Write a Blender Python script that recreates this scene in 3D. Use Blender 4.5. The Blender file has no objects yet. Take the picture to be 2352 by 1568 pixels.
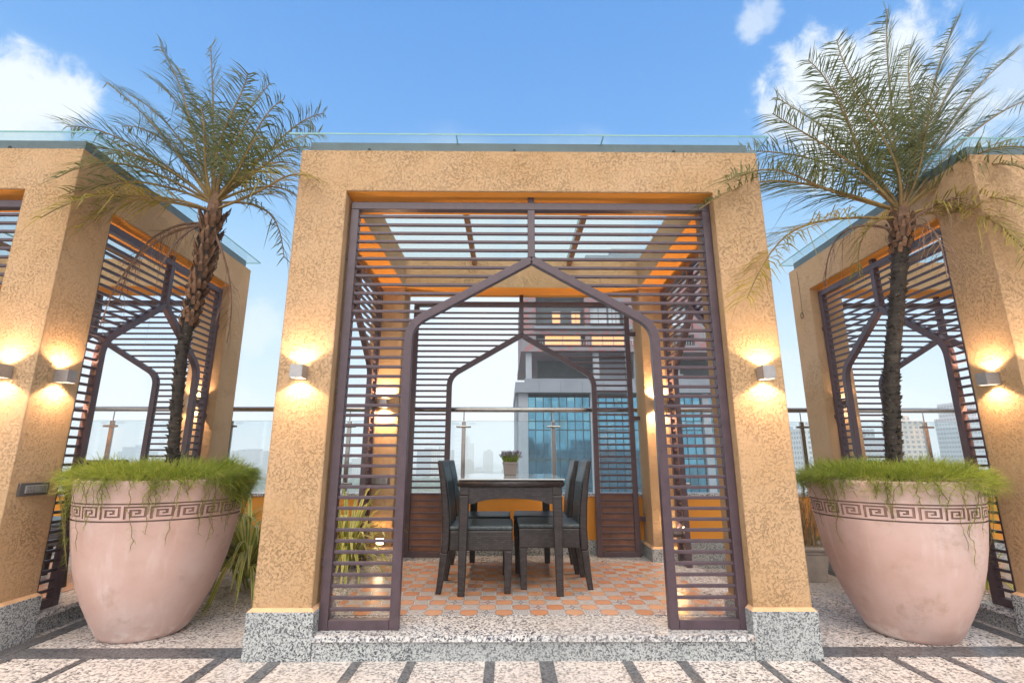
import bpy, bmesh, math, random
from mathutils import Vector, Matrix, Euler, noise as mnoise
R = math.radians
SC = bpy.context.scene
COL = SC.collection

# ------------------------------------------------------------------ camera
cam = bpy.data.cameras.new("camera"); cam_o = bpy.data.objects.new("camera", cam); COL.objects.link(cam_o)
cam.sensor_width = 36.0; cam.lens = 36.0*1145.3/2352; cam.clip_start = 0.05; cam.clip_end = 20000
CAM = Vector((-0.1394, -2.8652, 1.0114)); YAW, PITCH, ROLL = 0.0088, 0.2288, -0.0012
cam_o.matrix_world = (Matrix.Translation(CAM) @ Matrix.Rotation(-YAW, 4, 'Z') @
                      Matrix.Rotation(math.pi/2+PITCH, 4, 'X') @ Matrix.Rotation(-ROLL, 4, 'Z'))
SC.camera = cam_o

# ------------------------------------------------------------------ node helpers
class NT:
    def __init__(s, tree): s.t = tree; s.n = tree.nodes; s.l = tree.links
    def node(s, typ, **kw):
        nd = s.n.new(typ)
        for k, v in kw.items():
            if k == 'ins':
                for a, b in v.items(): s.set(nd.inputs[a], b)
            else: setattr(nd, k, v)
        return nd
    def set(s, inp, v):
        if isinstance(v, bpy.types.NodeSocket): s.l.new(v, inp)
        elif isinstance(v, (tuple, list)) and len(v) == 3 and inp.type == 'RGBA': inp.default_value = (*v, 1)
        else: inp.default_value = v
    def m(s, op, a, b=0.0, c=0.0, clamp=False):
        nd = s.n.new('ShaderNodeMath'); nd.operation = op; nd.use_clamp = clamp
        for i, v in enumerate((a, b, c)): s.set(nd.inputs[i], v)
        return nd.outputs[0]
    def vm(s, op, a, b=(0, 0, 0)):
        nd = s.n.new('ShaderNodeVectorMath'); nd.operation = op
        s.set(nd.inputs[0], a); s.set(nd.inputs[1], b)
        return nd.outputs['Value' if op in ('LENGTH', 'DOT_PRODUCT', 'DISTANCE') else 'Vector']
    def mix(s, f, a, b):
        nd = s.n.new('ShaderNodeMix'); nd.data_type = 'RGBA'
        s.set(nd.inputs[0], f); s.set(nd.inputs[6], a); s.set(nd.inputs[7], b)
        return nd.outputs[2]
    def ramp(s, f, stops, interp='LINEAR'):
        nd = s.n.new('ShaderNodeValToRGB'); cr = nd.color_ramp; cr.interpolation = interp
        while len(cr.elements) < len(stops): cr.elements.new(0.5)
        for e, (p, c) in zip(cr.elements, stops):
            e.position = p; e.color = (*c, 1) if not isinstance(c, (int, float)) else (c, c, c, 1)
        s.set(nd.inputs[0], f); return nd.outputs[0]
    def noise(s, vec, scale, detail=3, rough=.5, dist=0, out=0):
        nd = s.n.new('ShaderNodeTexNoise'); s.set(nd.inputs['Vector'], vec)
        nd.inputs['Scale'].default_value = scale; nd.inputs['Detail'].default_value = detail
        nd.inputs['Roughness'].default_value = rough; nd.inputs['Distortion'].default_value = dist
        return nd.outputs[out]
    def vor(s, vec, scale, out='Distance', feature='F1', rnd=1.0):
        nd = s.n.new('ShaderNodeTexVoronoi'); nd.feature = feature; s.set(nd.inputs['Vector'], vec)
        nd.inputs['Scale'].default_value = scale; nd.inputs['Randomness'].default_value = rnd
        return nd.outputs[out]
    def bump(s, h, strength, dist, normal=None):
        nd = s.n.new('ShaderNodeBump'); s.set(nd.inputs['Height'], h)
        nd.inputs['Strength'].default_value = strength; nd.inputs['Distance'].default_value = dist
        if normal is not None: s.set(nd.inputs['Normal'], normal)
        return nd.outputs[0]
    def sstep(s, x, a, b):
        nd = s.n.new('ShaderNodeMapRange'); nd.interpolation_type = 'SMOOTHSTEP'
        s.set(nd.inputs[0], x); nd.inputs[1].default_value = a; nd.inputs[2].default_value = b
        return nd.outputs[0]

# ------------------------------------------------------------------ world, sun, exposure
SUN_EL, SUN_AZ = R(48), R(188)          # azimuth clockwise from +Y (behind the camera, a little left)
W = bpy.data.worlds.new("World"); SC.world = W; W.use_nodes = True
t = NT(W.node_tree); t.n.clear()
wout = t.node('ShaderNodeOutputWorld'); bg = t.node('ShaderNodeBackground')
sky = t.node('ShaderNodeTexSky', sky_type='NISHITA', sun_disc=False, sun_elevation=SUN_EL, sun_rotation=SUN_AZ)
sky.air_density = 1.0; sky.dust_density = 0.6; sky.ozone_density = 2.0; sky.altitude = 50
d = t.node('ShaderNodeTexCoord').outputs['Generated']
d = t.vm('NORMALIZE', d)
sep = t.node('ShaderNodeSeparateXYZ'); t.set(sep.inputs[0], d); el = sep.outputs[2]
# procedural clouds: each puff is a direction on the sky with a radius, broken up by noise
n1 = t.noise(d, 7.0, 7, .58, .3); n2 = t.noise(t.vm('ADD', d, (3.1, 1.7, .4)), 24.0, 9, .66, .4)
nn = t.m('ADD', t.m('MULTIPLY', t.m('SUBTRACT', n1, .5), 1.5), t.m('MULTIPLY', t.m('SUBTRACT', n2, .5), 1.15))
CLOUDS = [((-.655, .583, .480), .062, 1), ((-.618, .606, .492), .05, 1), ((-.670, .60, .437), .058, .9), ((-.70, .585, .45), .06, 1),
          ((.380, .643, .666), .032, .6), ((.398, .632, .666), .028, .5),
          ((.485, .665, .570), .085, 1), ((.450, .705, .545), .055, .85), ((.535, .667, .52), .10, 1), ((.57, .63, .53), .11, 1),
          ((.616, .62, .49), .10, .9), ((.66, .57, .48), .08, .5), 
          ((-.44, .868, .225), .055, .45), ((-.61, .785, .10), .09, .7), ((-.57, .80, .06), .13, .6), ((-.50, .86, .10), .07, .35),
          ((.30, .95, .15), .12, .4), ((.55, .82, .12), .12, .4), ((0, .985, .17), .30, .95, .5), ((-.13, .90, .415), .20, .95, .25), ((.13, .90, .415), .20, .95, .25)]
cl = None
for c, r, k, *amp in CLOUDS:
    v = t.vm('DISTANCE', d, c)
    a = t.m('SUBTRACT', 1.0, t.m('DIVIDE', v, r))
    a = t.m('MULTIPLY', t.sstep(t.m('ADD', a, t.m('MULTIPLY', nn, amp[0] if amp else 1.45)), -.1, .62), k)
    cl = a if cl is None else t.m('MAXIMUM', cl, a)
hz_col = t.ramp(el, [(0.0, (.36, .45, .52)), (.10, (.34, .45, .54)), (.22, (.31, .44, .56)), (.40, (.160, .335, .54)), (.56, (.066, .225, .50)), (.75, (.044, .182, .46))])
hz_col = t.vm('MULTIPLY', hz_col, (10.0, 10.0, 10.0))
skyc = t.mix(.85, sky.outputs[0], hz_col)
CLOUD_C = (4.9, 5.3, 5.6)
skyc = t.mix(t.m('MULTIPLY', cl, .94), skyc, CLOUD_C)
# added fill: unseen sky behind and beside the camera brightened for the pavilions' sides
sky_fill = t.m('MULTIPLY', t.sstep(t.m('ADD', t.m('MULTIPLY', sep.outputs[1], -1.0), t.m('MULTIPLY', nn, .3)), -.50, .05), .9)
skyc = t.mix(sky_fill, skyc, (8.9, 8.9, 8.8))
t.set(bg.inputs[0], skyc); bg.inputs[1].default_value = 0.10
t.l.new(bg.outputs[0], wout.inputs[0])

sun = bpy.data.lights.new("sun", 'SUN'); sun.energy = 1.2; sun.angle = R(60); sun.color = (1, .92, .82)
sun_o = bpy.data.objects.new("sun", sun); COL.objects.link(sun_o)
sdir = Vector((math.sin(SUN_AZ)*math.cos(SUN_EL), math.cos(SUN_AZ)*math.cos(SUN_EL), math.sin(SUN_EL)))
sun_o.rotation_euler = (-sdir).to_track_quat('-Z', 'Y').to_euler(); sun_o.location = (0, -20, 30)
SC.view_settings.view_transform = 'Standard'; SC.view_settings.look = 'None'
SC.view_settings.exposure = 0.97; SC.view_settings.gamma = 1.0
SC.render.engine = 'CYCLES'
SC.cycles.max_bounces = 9; SC.cycles.diffuse_bounces = 4; SC.cycles.glossy_bounces = 3; SC.cycles.transparent_max_bounces = 24
SC.cycles.transmission_bounces = 6; SC.cycles.volume_bounces = 1; SC.cycles.use_denoising = True
SC.cycles.sample_clamp_indirect = 6.0

# ------------------------------------------------------------------ geometry helpers
class MB:
    def __init__(s): s.v = []; s.f = []; s.mi = []
    def add(s, vs, fs, mi=0):
        b = len(s.v); s.v += [tuple(v) for v in vs]
        for f in fs: s.f.append([b+i for i in f]); s.mi.append(mi)
    def box(s, a, b, mi=0):
        (x0, y0, z0), (x1, y1, z1) = a, b
        s.add([(x0,y0,z0),(x1,y0,z0),(x1,y1,z0),(x0,y1,z0),(x0,y0,z1),(x1,y0,z1),(x1,y1,z1),(x0,y1,z1)],
              [(0,3,2,1),(4,5,6,7),(0,1,5,4),(1,2,6,5),(2,3,7,6),(3,0,4,7)], mi)
    def frus(s, a, b, z0, c, dd, z1, mi=0):   # rectangle (a,b) at z0 to rectangle (c,dd) at z1
        s.add([(a[0],a[1],z0),(b[0],a[1],z0),(b[0],b[1],z0),(a[0],b[1],z0),(c[0],c[1],z1),(dd[0],c[1],z1),(dd[0],dd[1],z1),(c[0],dd[1],z1)],
              [(0,3,2,1),(4,5,6,7),(0,1,5,4),(1,2,6,5),(2,3,7,6),(3,0,4,7)], mi)
    def tube(s, pts, rad, n=8, mi=0, cap=True):
        pts = [Vector(p) for p in pts]; m = len(pts)
        if not hasattr(rad, '__len__'): rad = [rad]*m
        b = len(s.v); ref = None
        for i, p in enumerate(pts):
            tg = (pts[min(i+1, m-1)]-pts[max(i-1, 0)]).normalized()
            if ref is None: ref = Vector((1, 0, 0)) if abs(tg.x) < .8 else Vector((0, 1, 0))
            u = (ref-tg*ref.dot(tg)).normalized(); w = tg.cross(u); ref = u
            for k in range(n):
                a = 2*math.pi*k/n; s.v.append(tuple(p+(u*math.cos(a)+w*math.sin(a))*rad[i]))
        for i in range(m-1):
            for k in range(n):
                k2 = (k+1) % n; s.f.append([b+i*n+k, b+i*n+k2, b+(i+1)*n+k2, b+(i+1)*n+k]); s.mi.append(mi)
        if cap:
            s.f.append([b+k for k in range(n)][::-1]); s.mi.append(mi)
            s.f.append([b+(m-1)*n+k for k in range(n)]); s.mi.append(mi)
    def lathe(s, prof, n=48, c=(0, 0), mi=0):
        b = len(s.v)
        for r, z in prof:
            for k in range(n):
                a = 2*math.pi*k/n; s.v.append((c[0]+r*math.cos(a), c[1]+r*math.sin(a), z))
        for i in range(len(prof)-1):
            for k in range(n):
                k2 = (k+1) % n; s.f.append([b+i*n+k, b+i*n+k2, b+(i+1)*n+k2, b+(i+1)*n+k]); s.mi.append(mi)
        if prof[0][0] > 1e-4: s.f.append([b+k for k in range(n)][::-1]); s.mi.append(mi)
        if prof[-1][0] > 1e-4: s.f.append([b+(len(prof)-1)*n+k for k in range(n)]); s.mi.append(mi)
    def ribbon(s, pts, w, side, mi=0):        # flat tapering blade; w per point, side vector(s)
        b = len(s.v); m = len(pts)
        for i, p in enumerate(pts):
            sv = side[i] if isinstance(side, list) else side
            s.v.append(tuple(p-sv*w[i])); s.v.append(tuple(p+sv*w[i]))
        for i in range(m-1): s.f.append([b+2*i, b+2*i+1, b+2*i+3, b+2*i+2]); s.mi.append(mi)
    def sweep(s, pts, w, y0, y1, mi=0):       # bar of width w along a polyline in the XZ plane
        m = len(pts); b = len(s.v); P = [Vector((p[0], p[1])) for p in pts]
        for i in range(m):
            d0 = (P[i]-P[i-1]).normalized() if i else (P[1]-P[0]).normalized()
            d1 = (P[i+1]-P[i]).normalized() if i < m-1 else d0
            nv = Vector((-(d0+d1).y, (d0+d1).x)).normalized()
            k = w/2/max(.3, nv.dot(Vector((-d0.y, d0.x))))
            for q in (P[i]-nv*k, P[i]+nv*k): s.v += [(q.x, y0, q.y), (q.x, y1, q.y)]
        for i in range(m-1):
            o = b+4*i
            for f in ((0,2,6,4),(1,5,7,3),(0,4,5,1),(2,3,7,6)): s.f.append([o+j for j in f]); s.mi.append(mi)
        s.f.append([b, b+1, b+3, b+2]); s.mi.append(mi)
        o = b+4*(m-1); s.f.append([o, o+2, o+3, o+1]); s.mi.append(mi)
    def mesh(s, name, mats, smooth=False):
        me = bpy.data.meshes.new(name); me.from_pydata(s.v, [], s.f)
        for m in (mats if isinstance(mats, (list, tuple)) else [mats]): me.materials.append(m)
        me.polygons.foreach_set('material_index', s.mi)
        bm = bmesh.new(); bm.from_mesh(me); bmesh.ops.recalc_face_normals(bm, faces=bm.faces); bm.to_mesh(me); bm.free()
        if smooth: me.polygons.foreach_set('use_smooth', [True]*len(me.polygons))
        me.update(); return me
    def build(s, name, mats, parent=None, smooth=False, bevel=0, loc=(0, 0, 0), rotz=0, angle=None):
        o = bpy.data.objects.new(name, s.mesh(name, mats, smooth)); COL.objects.link(o)
        o.location = loc; o.rotation_euler = (0, 0, rotz)
        if parent is not None: o.parent = parent
        if bevel:
            bv = o.modifiers.new('bevel', 'BEVEL'); bv.width = bevel; bv.segments = 2; bv.limit_method = 'ANGLE'
        if angle: o.data.set_sharp_from_angle(angle=R(angle))
        return o

def tag(o, label=None, cat=None, group=None, kind=None):
    for k, v in (('label', label), ('category', cat), ('group', group), ('kind', kind)):
        if v: o[k] = v
    return o
def thing(name, label, cat, loc=(0, 0, 0), rotz=0, group=None):
    o = bpy.data.objects.new(name, None); COL.objects.link(o); o.empty_display_size = .1
    o.location = loc; o.rotation_euler = (0, 0, rotz); return tag(o, label, cat, group)
def copy_tree(o, parent=None):
    c = o.copy(); COL.objects.link(c); c.parent = parent
    for ch in list(o.children): copy_tree(ch, c)
    return c
def rel(o, label, loc, rotz=0):
    o['label'] = label; o.location = loc; o.rotation_euler = (0, 0, rotz); return o

# ------------------------------------------------------------------ materials
def mat(name):
    m = bpy.data.materials.new(name); m.use_nodes = True; tr = NT(m.node_tree)
    p = tr.n['Principled BSDF']; return m, tr, p
def ocoord(tr, rnd=True):
    c = tr.node('ShaderNodeTexCoord').outputs['Object']
    if rnd:
        r = tr.node('ShaderNodeObjectInfo').outputs['Random']
        c = tr.vm('ADD', c, tr.m('MULTIPLY', r, 37.0))
    return c
def simple(name, col, rough=.5, metal=0, vary=.12, scale=9, spec=.5, bump=0, bscale=60):
    m, tr, p = mat(name); c = ocoord(tr)
    n = tr.noise(c, scale, 4, .6)
    dark = tuple(x*(1-vary) for x in col); lite = tuple(min(1, x*(1+vary)) for x in col)
    tr.set(p.inputs['Base Color'], tr.ramp(n, [(.3, dark), (.7, lite)]))
    tr.set(p.inputs['Roughness'], tr.m('ADD', rough-.06, tr.m('MULTIPLY', n, .12)))
    p.inputs['Metallic'].default_value = metal; p.inputs['Specular IOR Level'].default_value = spec
    if bump: tr.set(p.inputs['Normal'], tr.bump(tr.noise(c, bscale, 3), bump, .003))
    return m

def stucco(name, col, groove=1.0, bev=True):
    m, tr, p = mat(name); c = ocoord(tr)
    big = tr.noise(c, 1.6, 4, .6)
    w = tr.node('ShaderNodeTexNoise'); tr.set(w.inputs['Vector'], c); w.inputs['Scale'].default_value = 30; w.inputs['Detail'].default_value = 2
    cw = tr.vm('ADD', c, tr.vm('MULTIPLY', tr.vm('SUBTRACT', w.outputs['Color'], (.5, .5, .5)), (.028, .028, .028)))
    a = tr.noise(cw, 82, 1, .4, .5)
    line = tr.m('ABSOLUTE', tr.m('SUBTRACT', a, .5))
    brk = tr.sstep(tr.noise(c, 74, 2, .5), .42, .56)
    brk = tr.m('MULTIPLY', brk, tr.m('ADD', .35, tr.m('MULTIPLY', tr.sstep(tr.noise(c, 4.5, 3), .34, .66), .65)))
    gr = tr.m('MULTIPLY', tr.m('SUBTRACT', 1.0, tr.sstep(line, .004, .045)), brk)
    rim = tr.m('MULTIPLY', tr.m('SUBTRACT', 1.0, tr.sstep(tr.m('ABSOLUTE', tr.m('SUBTRACT', line, .075)), .0, .04)), brk)
    fine = tr.noise(c, 220, 3, .6)
    h = tr.m('ADD', tr.m('ADD', tr.m('MULTIPLY', gr, -1.0), tr.m('MULTIPLY', rim, .45)), tr.m('MULTIPLY', fine, .14))
    h = tr.m('ADD', h, tr.m('MULTIPLY', tr.noise(c, 12, 3), .5))
    base = tr.ramp(big, [(.25, (col[0]*.90, col[1]*.85, col[2]*.74)), (.5, col), (.78, (col[0]*1.04, col[1]*1.09, col[2]*1.22))])
    dirt_shade = tuple(x*.42 for x in col)  # groove dirt plus the relief's tiny shadows, painted as darker colour
    base = tr.mix(tr.m('MULTIPLY', gr, (.15*groove)), base, dirt_shade)
    # grey weather streaks of the old paint
    sp = tr.vm('MULTIPLY', c, (5.0, 5.0, .7)); st = tr.sstep(tr.noise(sp, 1.6, 5, .65), .56, .78)
    base = tr.mix(tr.m('MULTIPLY', st, .22), base, (.30, .22, .13))
    tr.set(p.inputs['Base Color'], base)
    p.inputs['Roughness'].default_value = .82; p.inputs['Specular IOR Level'].default_value = .25
    nrm = None
    if bev:
        bn = tr.node('ShaderNodeBevel', samples=3); bn.inputs['Radius'].default_value = .014; nrm = bn.outputs[0]
    tr.set(p.inputs['Normal'], tr.bump(h, .9*groove, .0046, nrm))
    return m

def granite(name, lite, mid, dark, scale=60, balance=.0, rough=.25, stretch=(1, 1, 1), tint=None, rust=False):
    m, tr, p = mat(name); c0 = ocoord(tr); c = tr.vm('MULTIPLY', c0, stretch)
    cw = tr.vm('ADD', c, tr.vm('MULTIPLY', tr.vm('SUBTRACT', tr.noise(c, 40, 2, out=1), (.5, .5, .5)), (.022, .022, .022)))
    v = tr.node('ShaderNodeSeparateColor'); tr.set(v.inputs[0], tr.vor(cw, scale, 'Color'))
    n = tr.noise(c, scale*.55, 4, .65)
    f = tr.m('ADD', tr.m('MULTIPLY', v.outputs[0], .55), tr.m('MULTIPLY', n, .9)); f = tr.m('ADD', f, balance-.23)
    col = tr.ramp(f, [(.30, dark), (.37, tuple((a+b)/2 for a, b in zip(dark, mid))), (.46, mid), (.60, lite), (.85, tuple(min(1, x*1.12) for x in lite))])
    patch = tr.noise(c0, 1.3, 3)
    col = tr.mix(tr.m('MULTIPLY', tr.sstep(patch, .4, .7), .25), col, tuple(x*.72 for x in mid))
    if tint: col = tr.mix(tr.m('MULTIPLY', tr.sstep(tr.noise(c0, .9, 3), .42, .66), .35), col, tint)
    if rust: col = tr.mix(tr.m('MULTIPLY', tr.sstep(tr.noise(c0, 2.3, 5, .7), .62, .74), .75), col, (.36, .17, .06))
    tr.set(p.inputs['Base Color'], col)
    tr.set(p.inputs['Roughness'], tr.m('ADD', rough, tr.m('MULTIPLY', tr.sstep(patch, .35, .7), .22)))
    return m

def rattan(name, col, lite, sx=.032, sz=.0125, strength=.8):
    m, tr, p = mat(name); c = ocoord(tr, False)
    s3 = tr.node('ShaderNodeSeparateXYZ'); tr.set(s3.inputs[0], c)
    u = tr.m('ADD', s3.outputs[0], s3.outputs[1])
    cb = tr.node('ShaderNodeCombineXYZ'); tr.set(cb.inputs[0], u); tr.set(cb.inputs[1], s3.outputs[2])
    b = tr.node('ShaderNodeTexBrick'); tr.set(b.inputs['Vector'], cb.outputs[0])
    b.inputs['Scale'].default_value = 1; b.inputs['Brick Width'].default_value = sx; b.inputs['Row Height'].default_value = sz
    b.inputs['Mortar Size'].default_value = sz*.14; b.inputs['Mortar Smooth'].default_value = .8; b.inputs['Bias'].default_value = 0
    tr.set(b.inputs['Color1'], col); tr.set(b.inputs['Color2'], lite); tr.set(b.inputs['Mortar'], tuple(x*.25 for x in col))
    tr.set(p.inputs['Base Color'], b.outputs[0]); p.inputs['Roughness'].default_value = .42
    tr.set(p.inputs['Normal'], tr.bump(b.outputs['Fac'], -strength, .003)); return m

def thin_glass(name, tint, refl=1.0, milk=0.0, rough=0.0):
    m, tr, p = mat(name); tr.n.remove(p); out = tr.n['Material Output']
    tp = tr.node('ShaderNodeBsdfTransparent'); tr.set(tp.inputs[0], tint)
    gl = tr.node('ShaderNodeBsdfGlossy'); gl.inputs['Roughness'].default_value = rough
    lw = tr.node('ShaderNodeLayerWeight'); fr = tr.m('ADD', .04, tr.m('MULTIPLY', .96, tr.m('POWER', lw.outputs['Facing'], 5.0)))
    mx = tr.node('ShaderNodeMixShader'); tr.set(mx.inputs[0], tr.m('MULTIPLY', fr, refl)); tr.l.new(tp.outputs[0], mx.inputs[1]); tr.l.new(gl.outputs[0], mx.inputs[2])
    o = mx.outputs[0]
    if milk:
        tl = tr.node('ShaderNodeBsdfTranslucent'); tr.set(tl.inputs[0], (.92, .95, .95))
        m2 = tr.node('ShaderNodeMixShader'); m2.inputs[0].default_value = milk
        tr.l.new(o, m2.inputs[1]); tr.l.new(tl.outputs[0], m2.inputs[2]); o = m2.outputs[0]
    tr.l.new(o, out.inputs[0]); return m

def leafmat(name, cols, rough=.5, trans=.35, scale=6):
    m, tr, p = mat(name); out = tr.n['Material Output']; c = ocoord(tr)
    n = tr.noise(c, scale, 4, .7); col = tr.ramp(n, [(.28, cols[0]), (.5, cols[1]), (.72, cols[2])])
    tr.set(p.inputs['Base Color'], col); p.inputs['Roughness'].default_value = rough
    tl = tr.node('ShaderNodeBsdfTranslucent'); tr.set(tl.inputs[0], col)
    mx = tr.node('ShaderNodeMixShader'); mx.inputs[0].default_value = trans
    tr.l.new(p.outputs[0], mx.inputs[1]); tr.l.new(tl.outputs[0], mx.inputs[2]); tr.l.new(mx.outputs[0], out.inputs[0]); return m

def emit(name, col, strength):
    m, tr, p = mat(name); tr.set(p.inputs['Base Color'], (.8, .8, .8)); tr.set(p.inputs['Emission Color'], col)
    p.inputs['Emission Strength'].default_value = strength; return m

M = {}
M['stucco'] = stucco('stucco', (.525, .335, .185))
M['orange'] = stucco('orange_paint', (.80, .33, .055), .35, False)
M['mortar'] = simple('mortar', (.66, .40, .22), .85, vary=.15, scale=14, bump=.4)
M['granite'] = granite('granite_plinth', (.47, .485, .485), (.31, .325, .335), (.07, .078, .088), 165, .0, rust=False)
M['granite_lip'] = granite('granite_step', (.66, .65, .64), (.40, .40, .42), (.06, .06, .08), 110, .0, .18, (1, .8, 1), (.50, .42, .34), rust=True)
M['granite_floor'] = granite('granite_floor', (.73, .665, .625), (.50, .46, .44), (.085, .08, .085), 100, .03, .22, (1, 1, 1), (.62, .50, .42))
M['granite_dark'] = granite('granite_strip', (.16, .16, .17), (.10, .10, .11), (.035, .035, .04), 120, .0, .28)
M['metal'] = simple('lattice_paint', (.078, .050, .062), .36, vary=.16, scale=20, bump=.15)
M['rustplate'] = simple('rusty_sheet', (.15, .066, .042), .6, vary=.35, scale=7, bump=.2)
M['gutter'] = simple('gutter_paint', (.115, .15, .165), .45, vary=.15)
M['rafter'] = simple('rafter_paint', (.16, .09, .05), .5)
M['roofglass'] = thin_glass('roof_glass', (.88, .95, .95), .9, .05, .02)
M['glassedge'] = simple('glass_edge', (.16, .34, .33), .2)
M['railglass'] = thin_glass('rail_glass', (.93, .975, .985), 1.0, .03)
M['etch'] = simple('etched_mark', (.40, .45, .47), .6)
M['steel'] = simple('stainless_steel', (.44, .40, .37), .2, metal=1, vary=.06)
M['rattan'] = rattan('rattan_weave', (.020, .014, .0145), (.046, .036, .036))
M['sling'] = rattan('sling_weave', (.030, .045, .054), (.095, .125, .14), .014, .010, .6)
M['tableglass'] = simple('sky_reflect_glass', (.52, .55, .55), .04, vary=.05, spec=.9)  # opaque pale base paints in the sky's reflection on the glass
M['alu'] = simple('brushed_aluminium', (.40, .38, .38), .38, metal=.6, vary=.08, scale=40)
M['bulb'] = emit('lamp_lens', (1, .80, .52), 26)
M['plastic'] = simple('grey_plastic', (.10, .09, .09), .45)
M['module'] = simple('switch_module', (.23, .22, .23), .4)
M['black'] = simple('black_rubber', (.015, .015, .015), .5)
M['soil'] = simple('dry_soil', (.06, .045, .03), .9, bump=.6)
M['greypot'] = simple('grey_plastic_pot', (.40, .345, .30), .6, vary=.18)
M['whitepot'] = simple('taupe_ceramic', (.27, .225, .205), .55, vary=.1)
M['palm'] = leafmat('palm_leaf', ((.062, .070, .024), (.135, .15, .050), (.27, .28, .15)), .36, .45)
M['palmy'] = leafmat('palm_leaf_yellow', ((.10, .11, .02), (.28, .23, .035), (.42, .30, .06)), .5, .35)
M['dead'] = leafmat('palm_leaf_dead', ((.10, .055, .04), (.22, .13, .09), (.33, .23, .17)), .75, .2)
M['rachis'] = simple('palm_rib', (.22, .145, .05), .5, vary=.4)
M['fern'] = leafmat('fern_needles', ((.13, .19, .018), (.29, .35, .04), (.46, .46, .10)), .5, .4, 9)
M['fernstem'] = leafmat('fern_stems', ((.14, .12, .04), (.24, .17, .07), (.34, .24, .13)), .6, .2, 9)
M['leafgreen'] = leafmat('strap_leaf_green', ((.12, .18, .025), (.24, .32, .05), (.40, .44, .10)), .4, .3)
M['leafcream'] = leafmat('strap_leaf_cream', ((.38, .33, .07), (.58, .50, .15), (.70, .62, .30)), .4, .3)
M['straw'] = leafmat('dry_grass', ((.16, .09, .04), (.30, .20, .10), (.45, .34, .2)), .8, .2)
M['lavender'] = leafmat('lavender_flower', ((.13, .10, .13), (.22, .17, .22), (.32, .27, .33)), .8, .2, 60)

def m_terracotta():
    m, tr, p = mat('whitewashed_terracotta'); c = ocoord(tr)
    n = tr.noise(c, 2.2, 5, .6); st = tr.noise(tr.vm('MULTIPLY', c, (7, 7, .8)), 1.5, 4, .6)
    col = tr.ramp(n, [(.3, (.50, .315, .26)), (.5, (.59, .405, .36)), (.72, (.64, .485, .45))])
    col = tr.mix(tr.m('MULTIPLY', tr.sstep(st, .52, .75), .35), col, (.74, .62, .60))
    col = tr.mix(tr.m('MULTIPLY', tr.sstep(tr.noise(c, 5, 5, .7), .54, .74), .55), col, (.37, .235, .17))
    z = tr.node('ShaderNodeSeparateXYZ'); tr.set(z.inputs[0], tr.node('ShaderNodeTexCoord').outputs['Object'])
    low = tr.m('MULTIPLY', tr.m('SUBTRACT', 1.0, tr.sstep(z.outputs[2], .02, .14)), tr.sstep(tr.noise(c, 9, 3), .52, .66))
    col = tr.mix(tr.m('MULTIPLY', low, .55), col, (.80, .72, .68))
    tr.set(p.inputs['Base Color'], col); p.inputs['Roughness'].default_value = .62
    tr.set(p.inputs['Normal'], tr.bump(tr.noise(c, 30, 4, .6), .18, .004)); return m
M['terracotta'] = m_terracotta()
M['groove'] = simple('shaded_groove', (.33, .205, .165), .8, vary=.3)  # shade inside the recessed key, painted darker than the pot

def m_trunk():
    m, tr, p = mat('palm_trunk'); c = ocoord(tr)
    n = tr.noise(c, 14, 5, .7); r = tr.noise(tr.vm('MULTIPLY', c, (1, 1, 6)), 9, 4, .6)
    col = tr.ramp(tr.m('ADD', tr.m('MULTIPLY', n, .5), tr.m('MULTIPLY', r, .5)), [(.35, (.012, .009, .008)), (.54, (.036, .027, .021)), (.70, (.10, .08, .06))])
    lich = tr.m('MULTIPLY', tr.sstep(tr.vor(c, 26), .0, .16), -1.0)
    col = tr.mix(tr.m('ADD', tr.m('MULTIPLY', lich, .5), .5, clamp=True), col, (.36, .34, .28))
    tr.set(p.inputs['Base Color'], col); p.inputs['Roughness'].default_value = .85
    tr.set(p.inputs['Normal'], tr.bump(tr.m('ADD', n, r), .7, .01)); return m
M['trunk'] = m_trunk()
M['boot'] = simple('palm_boot', (.15, .078, .042), .8, vary=.5, scale=25, bump=.5)

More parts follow.
